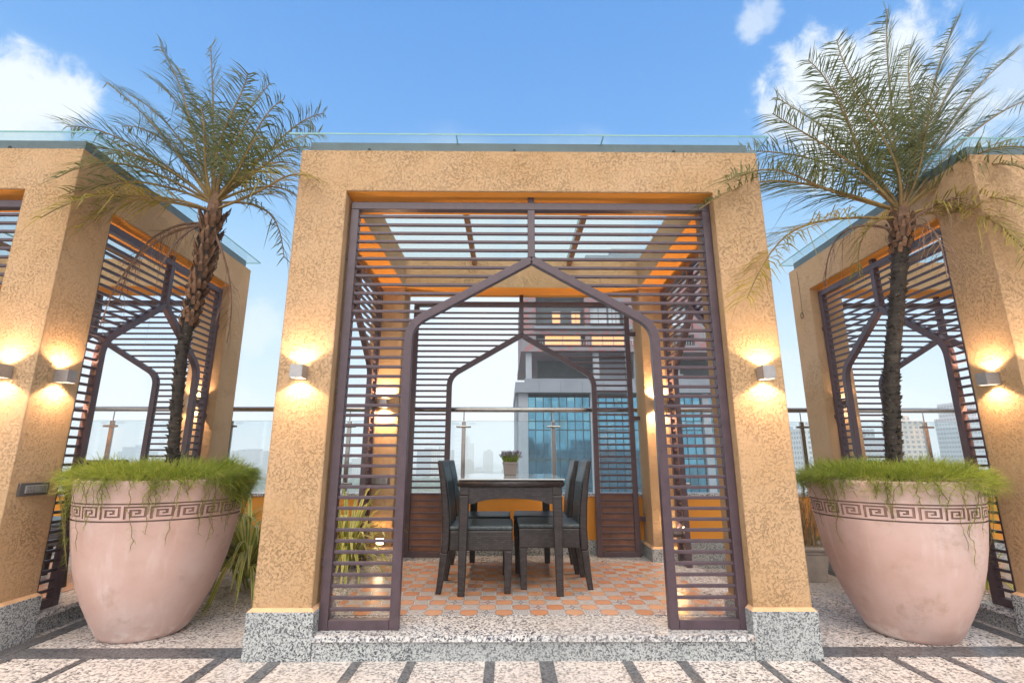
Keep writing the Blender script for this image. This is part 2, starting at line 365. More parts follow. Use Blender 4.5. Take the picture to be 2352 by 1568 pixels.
def m_tiles(s=.104):
    m, tr, p = mat('patterned_floor_tiles'); c = ocoord(tr, False)
    q = tr.node('ShaderNodeSeparateXYZ'); tr.set(q.inputs[0], c)
    u = tr.m('DIVIDE', q.outputs[0], s); v = tr.m('DIVIDE', q.outputs[1], s)
    cu = tr.m('FLOOR', u); cv = tr.m('FLOOR', v)
    fu = tr.m('SUBTRACT', tr.m('FRACT', u), .5); fv = tr.m('SUBTRACT', tr.m('FRACT', v), .5)
    par = tr.m('ABSOLUTE', tr.m('MODULO', tr.m('ADD', cu, cv), 2.0)); par = tr.m('GREATER_THAN', par, .5)
    cb = tr.node('ShaderNodeCombineXYZ'); tr.set(cb.inputs[0], cu); tr.set(cb.inputs[1], cv)
    wn = tr.node('ShaderNodeTexWhiteNoise'); tr.set(wn.inputs[0], cb.outputs[0]); hsh = wn.outputs['Value']
    sh = tr.m('ADD', tr.m('POWER', tr.m('ABSOLUTE', tr.m('DIVIDE', fu, .50)), 3.4), tr.m('POWER', tr.m('ABSOLUTE', tr.m('DIVIDE', fv, .49)), 3.4))
    om = tr.m('MULTIPLY', tr.m('SUBTRACT', 1.0, tr.sstep(sh, .88, .93)), par)
    line = tr.m('MULTIPLY', tr.m('MULTIPLY', tr.sstep(sh, .86, .92), tr.m('SUBTRACT', 1.0, tr.sstep(sh, 1.12, 1.22))), par)
    org = tr.ramp(hsh, [(0, (.42, .165, .085)), (.5, (.51, .245, .145)), (1, (.55, .31, .20))])
    org = tr.mix(tr.m('MULTIPLY', tr.noise(c, 30, 4, .6), .35), org, (.70, .40, .20))
    r = tr.m('SQRT', tr.m('ADD', tr.m('MULTIPLY', fu, fu), tr.m('MULTIPLY', fv, fv)))
    ang = tr.m('ARCTAN2', fv, fu)
    rings = tr.sstep(tr.m('SINE', tr.m('ADD', tr.m('MULTIPLY', r, 40.0), tr.m('MULTIPLY', tr.m('SINE', tr.m('MULTIPLY', ang, 8.0)), .9))), -.2, .4)
    arab = tr.sstep(tr.m('MULTIPLY', tr.m('SINE', tr.m('MULTIPLY', tr.m('ABSOLUTE', fu), 26.0)), tr.m('SINE', tr.m('ADD', tr.m('MULTIPLY', tr.m('ABSOLUTE', fv), 26.0), tr.m('MULTIPLY', r, 9.0)))), -.05, .25)
    crs = tr.sstep(tr.m('SINE', tr.m('MULTIPLY', tr.m('MULTIPLY', tr.m('ABSOLUTE', fu), tr.m('ABSOLUTE', fv)), 120.0)), -.1, .4)
    k1 = tr.m('GREATER_THAN', hsh, .36); k2 = tr.m('GREATER_THAN', hsh, .70)
    pat = tr.m('ADD', tr.m('MULTIPLY', rings, tr.m('SUBTRACT', 1.0, k1)), tr.m('ADD', tr.m('MULTIPLY', arab, tr.m('SUBTRACT', k1, k2)), tr.m('MULTIPLY', crs, k2)))
    pcol = tr.mix(tr.m('GREATER_THAN', hsh, .84), (.15, .15, .17), (.19, .10, .12))
    white = tr.mix(tr.m('MULTIPLY', pat, .85), (.58, .55, .53), pcol)
    col = tr.mix(om, white, org); col = tr.mix(tr.m('MULTIPLY', line, .85), col, (.13, .10, .09))
    gl = tr.m('MAXIMUM', tr.m('GREATER_THAN', tr.m('ABSOLUTE', fu), .488), tr.m('GREATER_THAN', tr.m('ABSOLUTE', fv), .488))
    col = tr.mix(tr.m('MULTIPLY', tr.m('MULTIPLY', gl, tr.m('SUBTRACT', 1.0, par)), .5), col, (.35, .33, .31))
    tr.set(p.inputs['Base Color'], col)
    tr.set(p.inputs['Roughness'], tr.m('ADD', .20, tr.m('MULTIPLY', tr.noise(c, 2.5, 3), .22))); return m
M['tiles'] = m_tiles()

def m_city(name, wall, win, fx=3.2, fz=3.3, wx=.55, wz=.5):
    m, tr, p = mat(name); c = ocoord(tr, False)
    q = tr.node('ShaderNodeSeparateXYZ'); tr.set(q.inputs[0], c)
    u = tr.m('DIVIDE', tr.m('ADD', q.outputs[0], q.outputs[1]), fx); v = tr.m('DIVIDE', q.outputs[2], fz)
    a = tr.m('LESS_THAN', tr.m('ABSOLUTE', tr.m('SUBTRACT', tr.m('FRACT', u), .5)), wx/2)
    b = tr.m('LESS_THAN', tr.m('ABSOLUTE', tr.m('SUBTRACT', tr.m('FRACT', v), .5)), wz/2)
    g = tr.node('ShaderNodeNewGeometry'); gn = tr.node('ShaderNodeSeparateXYZ'); tr.set(gn.inputs[0], g.outputs['Normal'])
    side = tr.m('LESS_THAN', tr.m('ABSOLUTE', gn.outputs[2]), .5)
    msk = tr.m('MULTIPLY', tr.m('MULTIPLY', a, b), side)
    rnd = tr.node('ShaderNodeObjectInfo').outputs['Random']
    wl = tr.mix(rnd, wall, tuple(x*.62 for x in wall)); wl = tr.mix(tr.m('MULTIPLY', tr.noise(c, .12, 4, .7), .4), wl, tuple(x*.6 for x in wall))
    tr.set(p.inputs['Base Color'], tr.mix(msk, wl, win)); p.inputs['Roughness'].default_value = .7; return m
M['city'] = [m_city('city_white', (.66, .64, .61), (.14, .17, .20)), m_city('city_cream', (.58, .50, .42), (.12, .13, .15), 3.6, 3.1),
             m_city('city_grey', (.40, .42, .45), (.10, .12, .14), 2.6, 3.4, .7, .45), m_city('city_brick', (.42, .24, .19), (.12, .11, .11)),
             m_city('city_blueglass', (.20, .30, .40), (.08, .13, .19), 2.2, 3.6, .8, .7)]
# ------------------------------------------------------------------ the terrace (setting)
def struct(name, mb, m, **k): return tag(mb.build(name, m, **k), kind='structure')
b = MB(); b.box((-16, -12, -40), (16, 2.36, 0)); struct('terrace_floor', b, M['granite_floor'])
b = MB()
for x0, x1 in [(-1.35,-1.285),(-.922,-.874),(-.646,-.60),(-.249,-.199),(.024,.098),(.449,.501),(.727,.78),(1.142,1.182),(1.419,1.461),
               (1.839,1.882),(2.126,2.176),(2.554,2.612),(2.95,3.0),(3.35,3.4),(3.75,3.8),(-2.732,-2.68),(-2.323,-2.284),(-1.64,-1.581),(-3.15,-3.1),(-3.55,-3.5),(-3.95,-3.9)]:
    b.box((x0, -5, .001), (x1, .028 if abs(x0) > 1.5 and abs(x0) < 2.8 else -.024, .004))
for s in (-1, 1):
    xs = sorted((s*1.50, s*2.74))
    b.box((xs[0], .030, .001), (xs[1], .165, .004))
    for xa, xb in ((2.745, 2.838), (1.497, 1.57)):
        x2 = sorted((s*xa, s*xb)); b.box((x2[0], .168 if xa < 2 else .030, .001), (x2[1], 2.1, .004))
struct('paving_band', b, M['granite_dark'])

# ------------------------------------------------------------------ pavilions
HW, D, H, OT, WP, PZ, FZ, E_ = 1.47, 2.144, 2.94, 2.655, .309, .23, .12, .02
YB = D-WP
def lattice_mesh(half, strip, stub=True, top=2.49, apexz=2.105, elb=1.68, brackets=True):
    b = MB(); w = .05; y0, y1 = 0, .05
    ob, ib = half-w/2, half-strip+w/2-.001       # centre lines of outer and inner posts
    for s in (-1, 1):
        b.sweep([(s*ob, 0), (s*ob, top-.051)], w, y0, y1)
        b.box((min(s*(half-w-.0005), s*(half-strip+w+.0005)), y0+.001, 0), (max(s*(half-w-.0005), s*(half-strip+w+.0005)), y1-.001, .05))
        # inner post, rounded elbow, raking bar to the apex
        dx, dz = 0-ib, apexz-elb; L = math.hypot(dx, dz); ux, uz = dx/L, dz/L
        pts = [(s*ib, 0), (s*ib, elb-.10)]
        for k in range(1, 7):
            a = k/7; px = (1-a)**2*ib+2*a*(1-a)*ib+a*a*(ib+ux*.10); pz = (1-a)**2*(elb-.10)+2*a*(1-a)*elb+a*a*(elb+uz*.10)
            pts.append((s*px, pz))
        pts += [(s*(ib+ux*.10), elb+uz*.10), (s*.0, apexz)]
        b.sweep(pts, w, y0+.002, y1-.002)
    b.sweep([(-half, top-.025), (half, top-.025)], w, y0, y1)
    b.sweep([(0, apexz+.01), (0, top-.051)], .045, y0-.001, y1+.001)
    if stub: b.sweep([(0, top), (0, OT-FZ)], .04, y0+.006, y1-.006)
    z = .05+.0475
    while z < top-.06:
        for s in (-1, 1):
            if z < elb: xi = ib
            elif z < apexz: xi = ib*(apexz-z)/(apexz-elb)
            else: xi = .02
            xo = half-w+.004
            if xo-xi > .03: b.box((min(s*xi, s*xo), .014, z-.009), (max(s*xi, s*xo), .034, z+.009))
        z += .0575
    return b
def bracket_mb(s, half, zz):
    b = MB(); x0, x1 = half+.0005, HWO-.001
    b.box((min(s*x0, s*x1), .008, zz-.02), (max(s*x0, s*x1), .042, zz+.02)); return b

pav = thing('roof_pavilion', 'middle ochre pavilion holding the rattan dining set and tall lattice screens', 'pavilion', group='ochre roof terrace pavilions')
b = MB()
for sx in (-1, 1):
    for (ya, yb) in ((0, WP), (YB, D)):
        x = sorted((sx*HW, sx*(HW-WP))); b.box((x[0], ya, 0), (x[1], yb, H))
for (ya, yb) in ((0, WP), (YB, D)): b.box((-HW+WP, ya+.0, OT), (HW-WP, yb, H))
for sx in (-1, 1):
    x = sorted((sx*HW, sx*(HW-WP))); b.box((x[0], WP, OT), (x[1], YB, H))
b.build('stucco_wall', M['stucco'], pav)
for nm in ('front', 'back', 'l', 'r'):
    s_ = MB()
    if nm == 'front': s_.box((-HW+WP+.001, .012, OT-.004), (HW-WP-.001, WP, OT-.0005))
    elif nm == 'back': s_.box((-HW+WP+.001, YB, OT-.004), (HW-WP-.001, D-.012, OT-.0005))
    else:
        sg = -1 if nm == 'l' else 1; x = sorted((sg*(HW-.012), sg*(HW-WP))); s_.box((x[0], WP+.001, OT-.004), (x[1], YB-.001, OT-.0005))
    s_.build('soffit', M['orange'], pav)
for sx in (-1, 1):
    for (ya, yb) in ((0, WP), (YB, D)):
        x = sorted((sx*HW, sx*(HW-WP)))
        b = MB(); b.box((x[0]-E_, ya-E_, 0), (x[1]+E_, yb+E_, PZ)); pl = b.build('plinth', M['granite'], pav, bevel=.002)
        b = MB(); b.frus((x[0]-E_+.002, ya-E_+.002), (x[1]+E_-.002, yb+E_-.002), PZ+.0005, (x[0]-.001, ya-.001), (x[1]+.001, yb+.001), PZ+.016); b.build('mortar_fillet', M['mortar'], pl)
b = MB(); b.box((-HW+.03, .002, 0), (HW-.03, D-.01, FZ-.028)); b.box((-1.139, -.012, 0), (1.139, .0015, FZ-.029)); b.build('step_base', M['granite'], pav)
b = MB(); b.box((-1.139, -.026, FZ-.028), (1.139, D+.0, FZ))
for sg in (-1, 1):
    x = sorted((sg*1.1392, sg*(HW+.004))); b.box((x[0], .331, FZ-.028), (x[1], 1.813, FZ))
b.build('step_slab', M['granite_lip'], pav)
b = MB(); b.box((-1.19, .315, FZ+.0005), (1.19, 1.815, FZ+.004)); b.build('tile_floor', M['tiles'], pav)
def add_screen(half, strip, loc, rotz, sideopen, plate=False, top=2.49):
    global HWO
    sc = lattice_mesh(half, strip, top=top).build('lattice_screen', M['metal'], pav, bevel=.003, loc=loc, rotz=rotz)
    HWO = sideopen
    for s in (-1, 1):
        for zz in (.335, 1.27, 2.12): bracket_mb(s, half, zz).build('bracket', M['metal'], sc)
    if plate:
        for s in (-1, 1):
            p = MB(); x = sorted((s*(half-.05), s*(half-strip+.05))); p.box((x[0], .022, .051), (x[1], .026, .56)); p.build('backing_plate', M['rustplate'], sc)
    return sc
add_screen(1.15, .425, (0.008, .06, FZ), 0, HW-WP)
add_screen(1.10, .405, (0.0, 2.045, FZ), 0, HW-WP, True, 2.455)
ymid = (WP+YB)/2
for sg in (-1, 1): add_screen(.735, .215, (sg*(HW-.06), ymid, FZ), R(90)*sg, (YB-WP)/2)
b = MB(); g0, g1 = .045, .035
b.box((-HW+g1, g0, H+.001), (HW-g1, g0+.05, 3.028)); b.box((-HW+g1, D-g0-.05, H+.001), (HW-g1, D-g0, 3.028))
for sg in (-1, 1):
    x = sorted((sg*(HW-g1), sg*(HW-g1-.05))); b.box((x[0], g0+.05, H+.001), (x[1], D-g0-.05, 3.028))
gut = b.build('gutter', M['gutter'], pav)
for x in (-1.05, -.1, .95):
    b = MB(); b.tube([(x, g0-.006, 2.975), (x, g0+.004, 2.975)], .010, 8); b.build('bolt', M['black'], gut)
for x in (-.475, .475):
    b = MB(); b.box((x-.022, WP+.0005, H-.05), (x+.022, YB-.0005, H-.0005)); b.build('rafter', M['rafter'], pav, bevel=.002)
b = MB(); GX, GY = HW+.075, .035
for x0, x1 in ((-GX, -.478), (-.472, .472), (.478, GX)): b.box((x0, -GY, 3.032), (x1, D+GY, 3.042))
rg = b.build('glass_roof', M['roofglass'], pav)
b = MB(); b.box((-GX, -GY-.0022, 3.0318), (GX, -GY-.0002, 3.0422)); b.box((-GX, D+GY+.0002, 3.0318), (GX, D+GY+.0022, 3.0422))
for sg in (-1, 1):
    x = sorted((sg*(GX+.0002), sg*(GX+.0022))); b.box((x[0], -GY, 3.0318), (x[1], D+GY, 3.0422))
for x in (-.475, .475): b.box((x-.0025, -GY, 3.029), (x+.0025, D+GY, 3.0435))
b.build('glass_edge', M['glassedge'], rg)
PX = 4.338
lp = rel(copy_tree(pav), 'left ochre pavilion cut by the left edge, with a socket plate on its side pier', (-PX, 0, 0))
rp = rel(copy_tree(pav), 'right ochre pavilion cut by the right edge, with a cable coil on it', (PX, 0, 0))

# ------------------------------------------------------------------ wall lamps (lit)
def spot(parent, loc, down, power, size=128, blend=.30, col=(1, .66, .39)):
    l = bpy.data.lights.new('lamp_light', 'SPOT'); l.energy = power; l.color = col; l.spot_size = R(size); l.spot_blend = blend; l.shadow_soft_size = .012
    o = bpy.data.objects.new('lamp_light', l); COL.objects.link(o); o.parent = parent; o.location = loc
    o.rotation_euler = (0 if down else math.pi, 0, 0); return o
LAMP_W = 7.0
def wall_lamp(label, loc, rotz, power=LAMP_W):
    # local: wall at y=0, lamp projects to -y
    r = thing('wall_lamp', label, 'wall lamp', loc, rotz, 'up and down wall lamps')
    w, h, dp = .035, .037, .088
    b = MB()
    for sx in (-1, 1): x = sorted((sx*w, sx*(w-.004))); b.box((x[0], -dp, -h), (x[1], -.0075, h))
    b.box((-w+.0045, -dp, -h), (w-.0045, -dp+.004, h)); b.box((-w+.0045, -.0115, -h), (w-.0045, -.0075, h)); b.box((-w+.0045, -dp+.0045, -.012), (w-.0045, -.012, .012))
    b.build('lamp_body', M['alu'], r)
    b = MB(); b.box((-w+.004, -.007, -h+.006), (w-.004, -.0005, h-.006)); b.build('back_plate', M['alu'], r)
    for s in (-1, 1):
        b = MB(); z0 = s*.023; b.tube([(0, -.048, z0-.003), (0, -.048, z0+.003)], .019, 14); b.build('lens', M['bulb'], r)
    spot(r, (0, -.048, -.031), True, power); spot(r, (0, -.048, .031), False, power)
    return r
WZ = 1.487
wall_lamp('lit grey wall lamp on the front of the middle pavilion, left pier', (-1.33, 0, WZ), 0)
wall_lamp('lit grey wall lamp on the front of the middle pavilion, right pier', (1.345, 0, WZ), 0)
wall_lamp('lit wall lamp at the left edge, on the left pavilion front', (-PX+1.315, 0, WZ), 0)
wall_lamp('lit wall lamp above the socket plate on the left pavilion side', (-PX+HW, .155, WZ), R(90))
wall_lamp('lit wall lamp on the side pier of the right pavilion, right of the palm', (PX-HW, .155, WZ), R(-90))
wall_lamp('lit wall lamp on the right pavilion front, beyond the right edge', (PX-1.33, 0, WZ), 0)
wall_lamp('lit wall lamp inside the middle pavilion on the left rear pier', (-1.29, YB, 1.50), 0, 20)
wall_lamp('lit wall lamp inside the middle pavilion on the right rear pier', (1.27, YB, 1.50), 0, 20)
wall_lamp('lit wall lamp on the left pavilion rear pier, seen through its side screen', (-PX+1.29, YB, 1.50), 0)
wall_lamp('unlit looking wall lamp on the right pavilion rear pier behind its screen', (PX-1.29, YB, 1.50), 0, 1.2)

for px, lb in ((0, 'middle'), (-PX, 'left'), (PX, 'right')):
    for sg, sd in ((-1, 'left'), (1, 'right')):
        wall_lamp('wall lamp on the inner face of the %s front pier of the %s pavilion' % (sd, lb), (px+sg*1.31, WP, 1.50), R(180), 15)
def flood(label, loc, rotz, tilt, power):
    r = thing('floor_floodlight', label, 'floodlight', loc, rotz)
    b = MB(); b.box((-.035, -.05, .02), (.035, 0, .075)); hd = b.build('lamp_head', M['plastic'], r, bevel=.004); hd.rotation_euler = (tilt, 0, 0)
    b = MB(); b.box((-.03, -.0525, .025), (.03, -.0505, .07)); b.build('lens', M['bulb'], hd)
    b = MB(); b.box((-.04, -.035, 0), (-.036, -.015, .06)); b.box((.036, -.035, 0), (.04, -.015, .06)); b.box((-.04, -.035, -.004), (.04, -.015, 0)); b.build('yoke', M['plastic'], r)
    l = bpy.data.lights.new('flood_light', 'SPOT'); l.energy = power; l.color = (1, .58, .25); l.spot_size = R(140); l.spot_blend = .5; l.shadow_soft_size = .02
    o = bpy.data.objects.new('flood_light', l); COL.objects.link(o); o.parent = hd; o.location = (0, -.06, .047); o.rotation_euler = (R(90), 0, 0)
    return r
flood('small lit floodlight under the striped plant by the left rear pier', (-1.25, YB-.05, .255), R(8), R(-4), 9)
flood('small lit uplight at the foot of the right rear pier', (1.335, YB-.10, .33), R(180), R(-55), 12)

def socket(label, loc, rotz, w=.185, h=.072):
    r = thing('socket_plate', label, 'socket', loc, rotz)
    b = MB(); b.box((-w/2, -.014, -h/2), (w/2, 0, h/2)); b.build('back_box', M['plastic'], r, bevel=.003)
    f = MB(); f.box((-w/2+.03, -.021, -h/2+.014), (w/2-.018, -.0145, h/2-.014)); fo = f.build('module_frame', M['alu'], r, bevel=.002)
    mdl = MB(); x = -w/2+.034
    for k in range(3): mdl.box((x, -.024, -h/2+.018), (x+.040, -.0215, h/2-.018)); x += .043
    mo = mdl.build('module', M['module'], fo)
    hl = MB()
    for k, pts in ((0, ((-.009, -.007), (.009, -.007), (0, .008))), (2, ((-.009, -.009), (.009, -.009), (-.007, 0), (.007, 0), (0, .009)))):
        cx = -w/2+.054+.043*k
        for px, pz in pts: hl.tube([(cx+px, -.0248, pz), (cx+px, -.0242, pz)], .0027, 8)
    hl.build('socket_hole', M['black'], fo); return r
socket('grey socket plate with two outlets on the left pavilion pier', (-PX+HW, .142, .834), R(90))
socket('brown socket plate on the left rear pier behind the striped plant', (-1.30, YB, .815), 0, .19, .10)

# cable coil on the right pavilion
b = MB(); P = []
rr = random.Random(5)
for k in range(40):
    a = k*.5; P.append((PX-HW-.012, 1.99+.022*math.cos(a)+.004*rr.random(), 2.42+.03*math.sin(a)+.004*rr.random()))
b.tube(P, .0022, 5); b.tube([(PX-HW-.008, 1.99, 2.44), (PX-HW-.006, 1.985, 2.6), (PX-HW-.006, 1.99, 2.90)], .0018, 5)
tag(b.build('cable_coil', M['black']), 'thin dark cable coiled on the rear corner of the right pavilion', 'cable')

# ------------------------------------------------------------------ parapet and glass railing
pw = thing('parapet_wall', 'low ochre parapet wall along the roof edge behind the pavilions', 'wall')
b = MB(); b.box((-16, 2.18, 0.0), (16, 2.34, .645)); b.build('wall_face', M['orange'], pw)
b = MB(); b.box((-16, 2.165, .6455), (16, 2.36, .675)); b.build('coping', M['granite_lip'], pw, bevel=.003)
b = MB(); b.box((-16, 2.165, 0.0), (16, 2.1795, .25)); b.build('skirting', M['granite'], pw)
rail = thing('glass_railing', 'steel and glass railing on top of the parapet wall', 'railing')
RY, RZ, GT = 2.27, 1.490, 1.372
b = MB(); b.tube([(-16, RY, RZ), (16, RY, RZ)], .026, 16); b.build('handrail', M['steel'], rail, smooth=True)
posts = [-.583, .328]
x = .328
while x < 12: x += 1.27; posts.append(x)
x = -.583
while x > -12: x -= 1.16 if x > -1 else 1.195; posts.append(x)
posts.sort()
for i, x in enumerate(posts):
    b = MB(); b.box((x-.02, RY-.012, .676), (x+.02, RY+.012, GT)); b.tube([(x, RY, GT-.01), (x, RY, RZ-.027)], .006, 8); b.tube([(x-.04, RY, .678), (x+.04, RY, .678)], .012, 8)
    b.build('post', M['steel'], rail, bevel=.003)
    for zz in (GT-.055, .76):
        c = MB(); c.box((x-.075, RY-.031, zz-.011), (x+.075, RY-.0125, zz+.011)); c.build('clamp', M['steel'], rail, bevel=.008)
    if i+1 < len(posts):
        x1 = posts[i+1]; g = MB(); g.box((x+.026, RY-.004, .70), (x1-.026, RY+.004, GT)); go = g.build('glass_panel', M['railglass'], rail)
        e = MB(); e.box((x+.026, RY-.0042, GT+.0001), (x1-.026, RY+.0042, GT+.0022)); e.build('glass_edge', M['glassedge'], go)
        # etched oval maker's mark in the two top corners of every pane
        k = MB()
        for mx in (x+.085, x1-.085):
            mz = GT-.022
            k.add(*[(lambda n: ([(mx+.035*r_*math.cos(2*math.pi*j/n), RY-.0052, mz+.0115*r_*math.sin(2*math.pi*j/n)) for r_ in (1, .88) for j in range(n)],
                    [(j, (j+1) % n, n+(j+1) % n, n+j) for j in range(n)]))(20)][0])
            for j in range(5):
                lx = mx-.02+.0085*j; k.box((lx, -.0056+RY, mz-.005), (lx+.0016, RY-.005, mz+.005)); k.box((lx, RY-.0056, mz+(.003 if j % 2 else -.005)), (lx+.005, RY-.005, mz+(.005 if j % 2 else -.003)))
        k.build('etched_mark', M['etch'], go)

# ------------------------------------------------------------------ dining set
tb = thing('dining_table', 'dark rattan dining table with a pale glass top', 'table', (-.115, 1.255, FZ))
TW, TL, TH = .377, .595, .74
b = MB()
for (x0, y0, x1, y1) in ((-TW+.03, -TL, TW-.03, -TL), (-TW+.03, TL, TW-.03, TL), (-TW, -TL+.03, -TW, TL-.03), (TW, -TL+.03, TW, TL-.03)):
    b.tube([(x0, y0+(.03 if y0 < 0 and y0 == y1 else -.03 if y0 == y1 else 0), TH-.022), (x1, y1+(.03 if y1 < 0 and y0 == y1 else -.03 if y0 == y1 else 0), TH-.022)] if y0 == y1 else
           [(x0+(.03 if x0 < 0 else -.03), y0, TH-.022), (x1+(.03 if x1 < 0 else -.03), y1, TH-.022)], .024, 10)
b.build('rolled_edge', M['rattan'], tb, smooth=True)
b = MB(); b.box((-TW+.03, -TL+.03, TH-.03), (TW-.03, TL-.03, TH-.004)); b.build('tabletop', M['rattan'], tb)
g = MB(); g.box((-TW+.012, -TL+.012, TH+.003), (TW-.006, TL-.012, TH+.011)); g.build('glass_top', M['tableglass'], tb, bevel=.002)
def apron(half, fixed, axis):
    b = MB(); n = 16; th = .02
    for s in (0, 1):
        for k in range(n+1):
            u = -half+2*half*k/n; zlow = TH-.155+.036*max(0, 1-(u/(half*.86))**2)**.6 if abs(u) < half*.86 else TH-.155
            off = fixed+(s-.5)*th
            for z in (TH-.03, zlow): b.v.append((u, off, z) if axis == 'x' else (off, u, z))
    A = lambda s, k, j: s*(n+1)*2+k*2+j
    for k in range(n):
        for s in (0, 1): b.f.append([A(s,k,0), A(s,k+1,0), A(s,k+1,1), A(s,k,1)]); b.mi.append(0)
        b.f.append([A(0,k,1), A(0,k+1,1), A(1,k+1,1), A(1,k,1)]); b.mi.append(0)
    return b
for s in (-1, 1):
    apron(TW-.09, s*(TL-.045), 'x').build('apron', M['rattan'], tb); apron(TL-.10, s*(TW-.045), 'y').build('apron', M['rattan'], tb)
for sx in (-1, 1):
    for sy in (-1, 1):
        b = MB(); cx, cy = sx*(TW-.058), sy*(TL-.058); o = sx*.008
        b.frus((cx-.023+o, cy-.023), (cx+.023+o, cy+.023), 0, (cx-.033, cy-.033), (cx+.033, cy+.033), TH-.10); b.box((cx-.033, cy-.033, TH-.0999), (cx+.033, cy+.033, TH-.0305))
        b.build('leg', M['rattan'], tb, bevel=.007)

def make_chair(label):
    ch = thing('dining_chair', label, 'chair', group='rattan dining chairs')
    prof = [(-.255, 0), (-.238, .12), (-.222, .26), (-.214, .40), (-.222, .55), (-.243, .72), (-.272, .872)]
    th = [.018, .022, .026, .028, .026, .022, .017]
    def slab(y0, y1, a, e, grow=0.0):
        b = MB(); n = e-a+1
        for y in (y0, y1):
            for (x, z), h in zip(prof[a:e+1], th[a:e+1]): b.v += [(x-h-grow*0, y, z), (x+h+grow, y, z)]
        for k in range(n-1):
            o0, o1 = 2*k, 2*n+2*k
            for f in ((o0, o0+1, o0+3, o0+2), (o1, o1+2, o1+3, o1+1), (o0, o0+2, o1+2, o1), (o0+1, o1+1, o1+3, o0+3)): b.f.append(list(f)); b.mi.append(0)
        b.f += [[0, 2*n, 2*n+1, 1], [2*n-2, 2*n-1, 4*n-1, 4*n-2]]; b.mi += [0, 0]; return b
    hy = .212
    for s in (-1, 1):
        y = sorted((s*hy, s*(hy-.046))); slab(y[0], y[1], 0, 2).build('leg', M['rattan'], ch, bevel=.006)
    bk = slab(-hy, hy, 2, 6).build('backrest', M['rattan'], ch, bevel=.012)
    pn = slab(-hy+.045, hy-.045, 3, 6, .004)
    pn.v = [(x, y, z-(.022 if z > .85 else 0)+(.025 if z < .45 else 0)) for x, y, z in pn.v]; pn.build('backrest_panel', M['sling'], bk)
    b = MB(); b.box((-.188, -hy+.004, .275), (.244, hy-.004, .405)); b.build('seat_frame', M['rattan'], ch, bevel=.008)
    b = MB(); b.box((-.19, -hy+.002, .4055), (.248, hy-.002, .436)); b.build('seat', M['sling'], ch, bevel=.012)
    for s in (-1, 1):
        b = MB(); cy = s*(hy-.030); b.frus((.188, cy-.021), (.230, cy+.021), 0, (.186, cy-.026), (.242, cy+.026), .2745); b.build('leg', M['rattan'], ch, bevel=.006)
    return ch
c0 = make_chair('dark rattan chair nearest on the left side of the table'); c0.location = (-.345, .965, FZ)
rel(copy_tree(c0), 'dark rattan chair left of the table, behind the nearest left one', (-.360, 1.525, FZ))
rel(copy_tree(c0), 'dark rattan chair nearest on the right side of the table', (.186, 1.075, FZ), R(180))
rel(copy_tree(c0), 'dark rattan chair right of the table, behind the nearest right one', (.165, 1.56, FZ), R(178))
rel(copy_tree(c0), 'dark rattan chair in the left pavilion showing only its back over the plant', (-3.52, 1.15, FZ), R(180))

# small lavender pot on the table
tp = thing('flower_pot', 'small taupe pot of lavender on the glass table top', 'flower pot', (-.116, 1.45, FZ+TH+.0115))
b = MB(); b.frus((-.05, -.05), (.05, .05), 0, (-.06, -.06), (.06, .06), .085); b.frus((-.064, -.064), (.064, .064), .0852, (-.066, -.066), (.066, .066), .105); b.build('pot', M['whitepot'], tp, bevel=.003)
rr = random.Random(3); st = MB(); fl = MB()
for k in range(260):
    x, y = rr.uniform(-.055, .055), rr.uniform(-.055, .055); h = rr.uniform(.035, .075); tx, ty = x*1.45+rr.gauss(0, .012), y*1.45+rr.gauss(0, .012)
    p0, p1 = Vector((x, y, .10)), Vector((tx*.98, ty*.98, .105+h)); a = rr.uniform(0, 6.28); sv = Vector((math.cos(a), math.sin(a), 0))
    st.ribbon([p0, (p0+p1)/2+Vector((0, 0, .01)), p1], [.0022, .003, .001], sv)
    if rr.random() < .45: fl.tube([p1, p1+(p1-p0).normalized()*.022], [.0045, .002], 5)
st.build('foliage', M['leafgreen'], tp); fl.build('blossom', M['lavender'], tp)

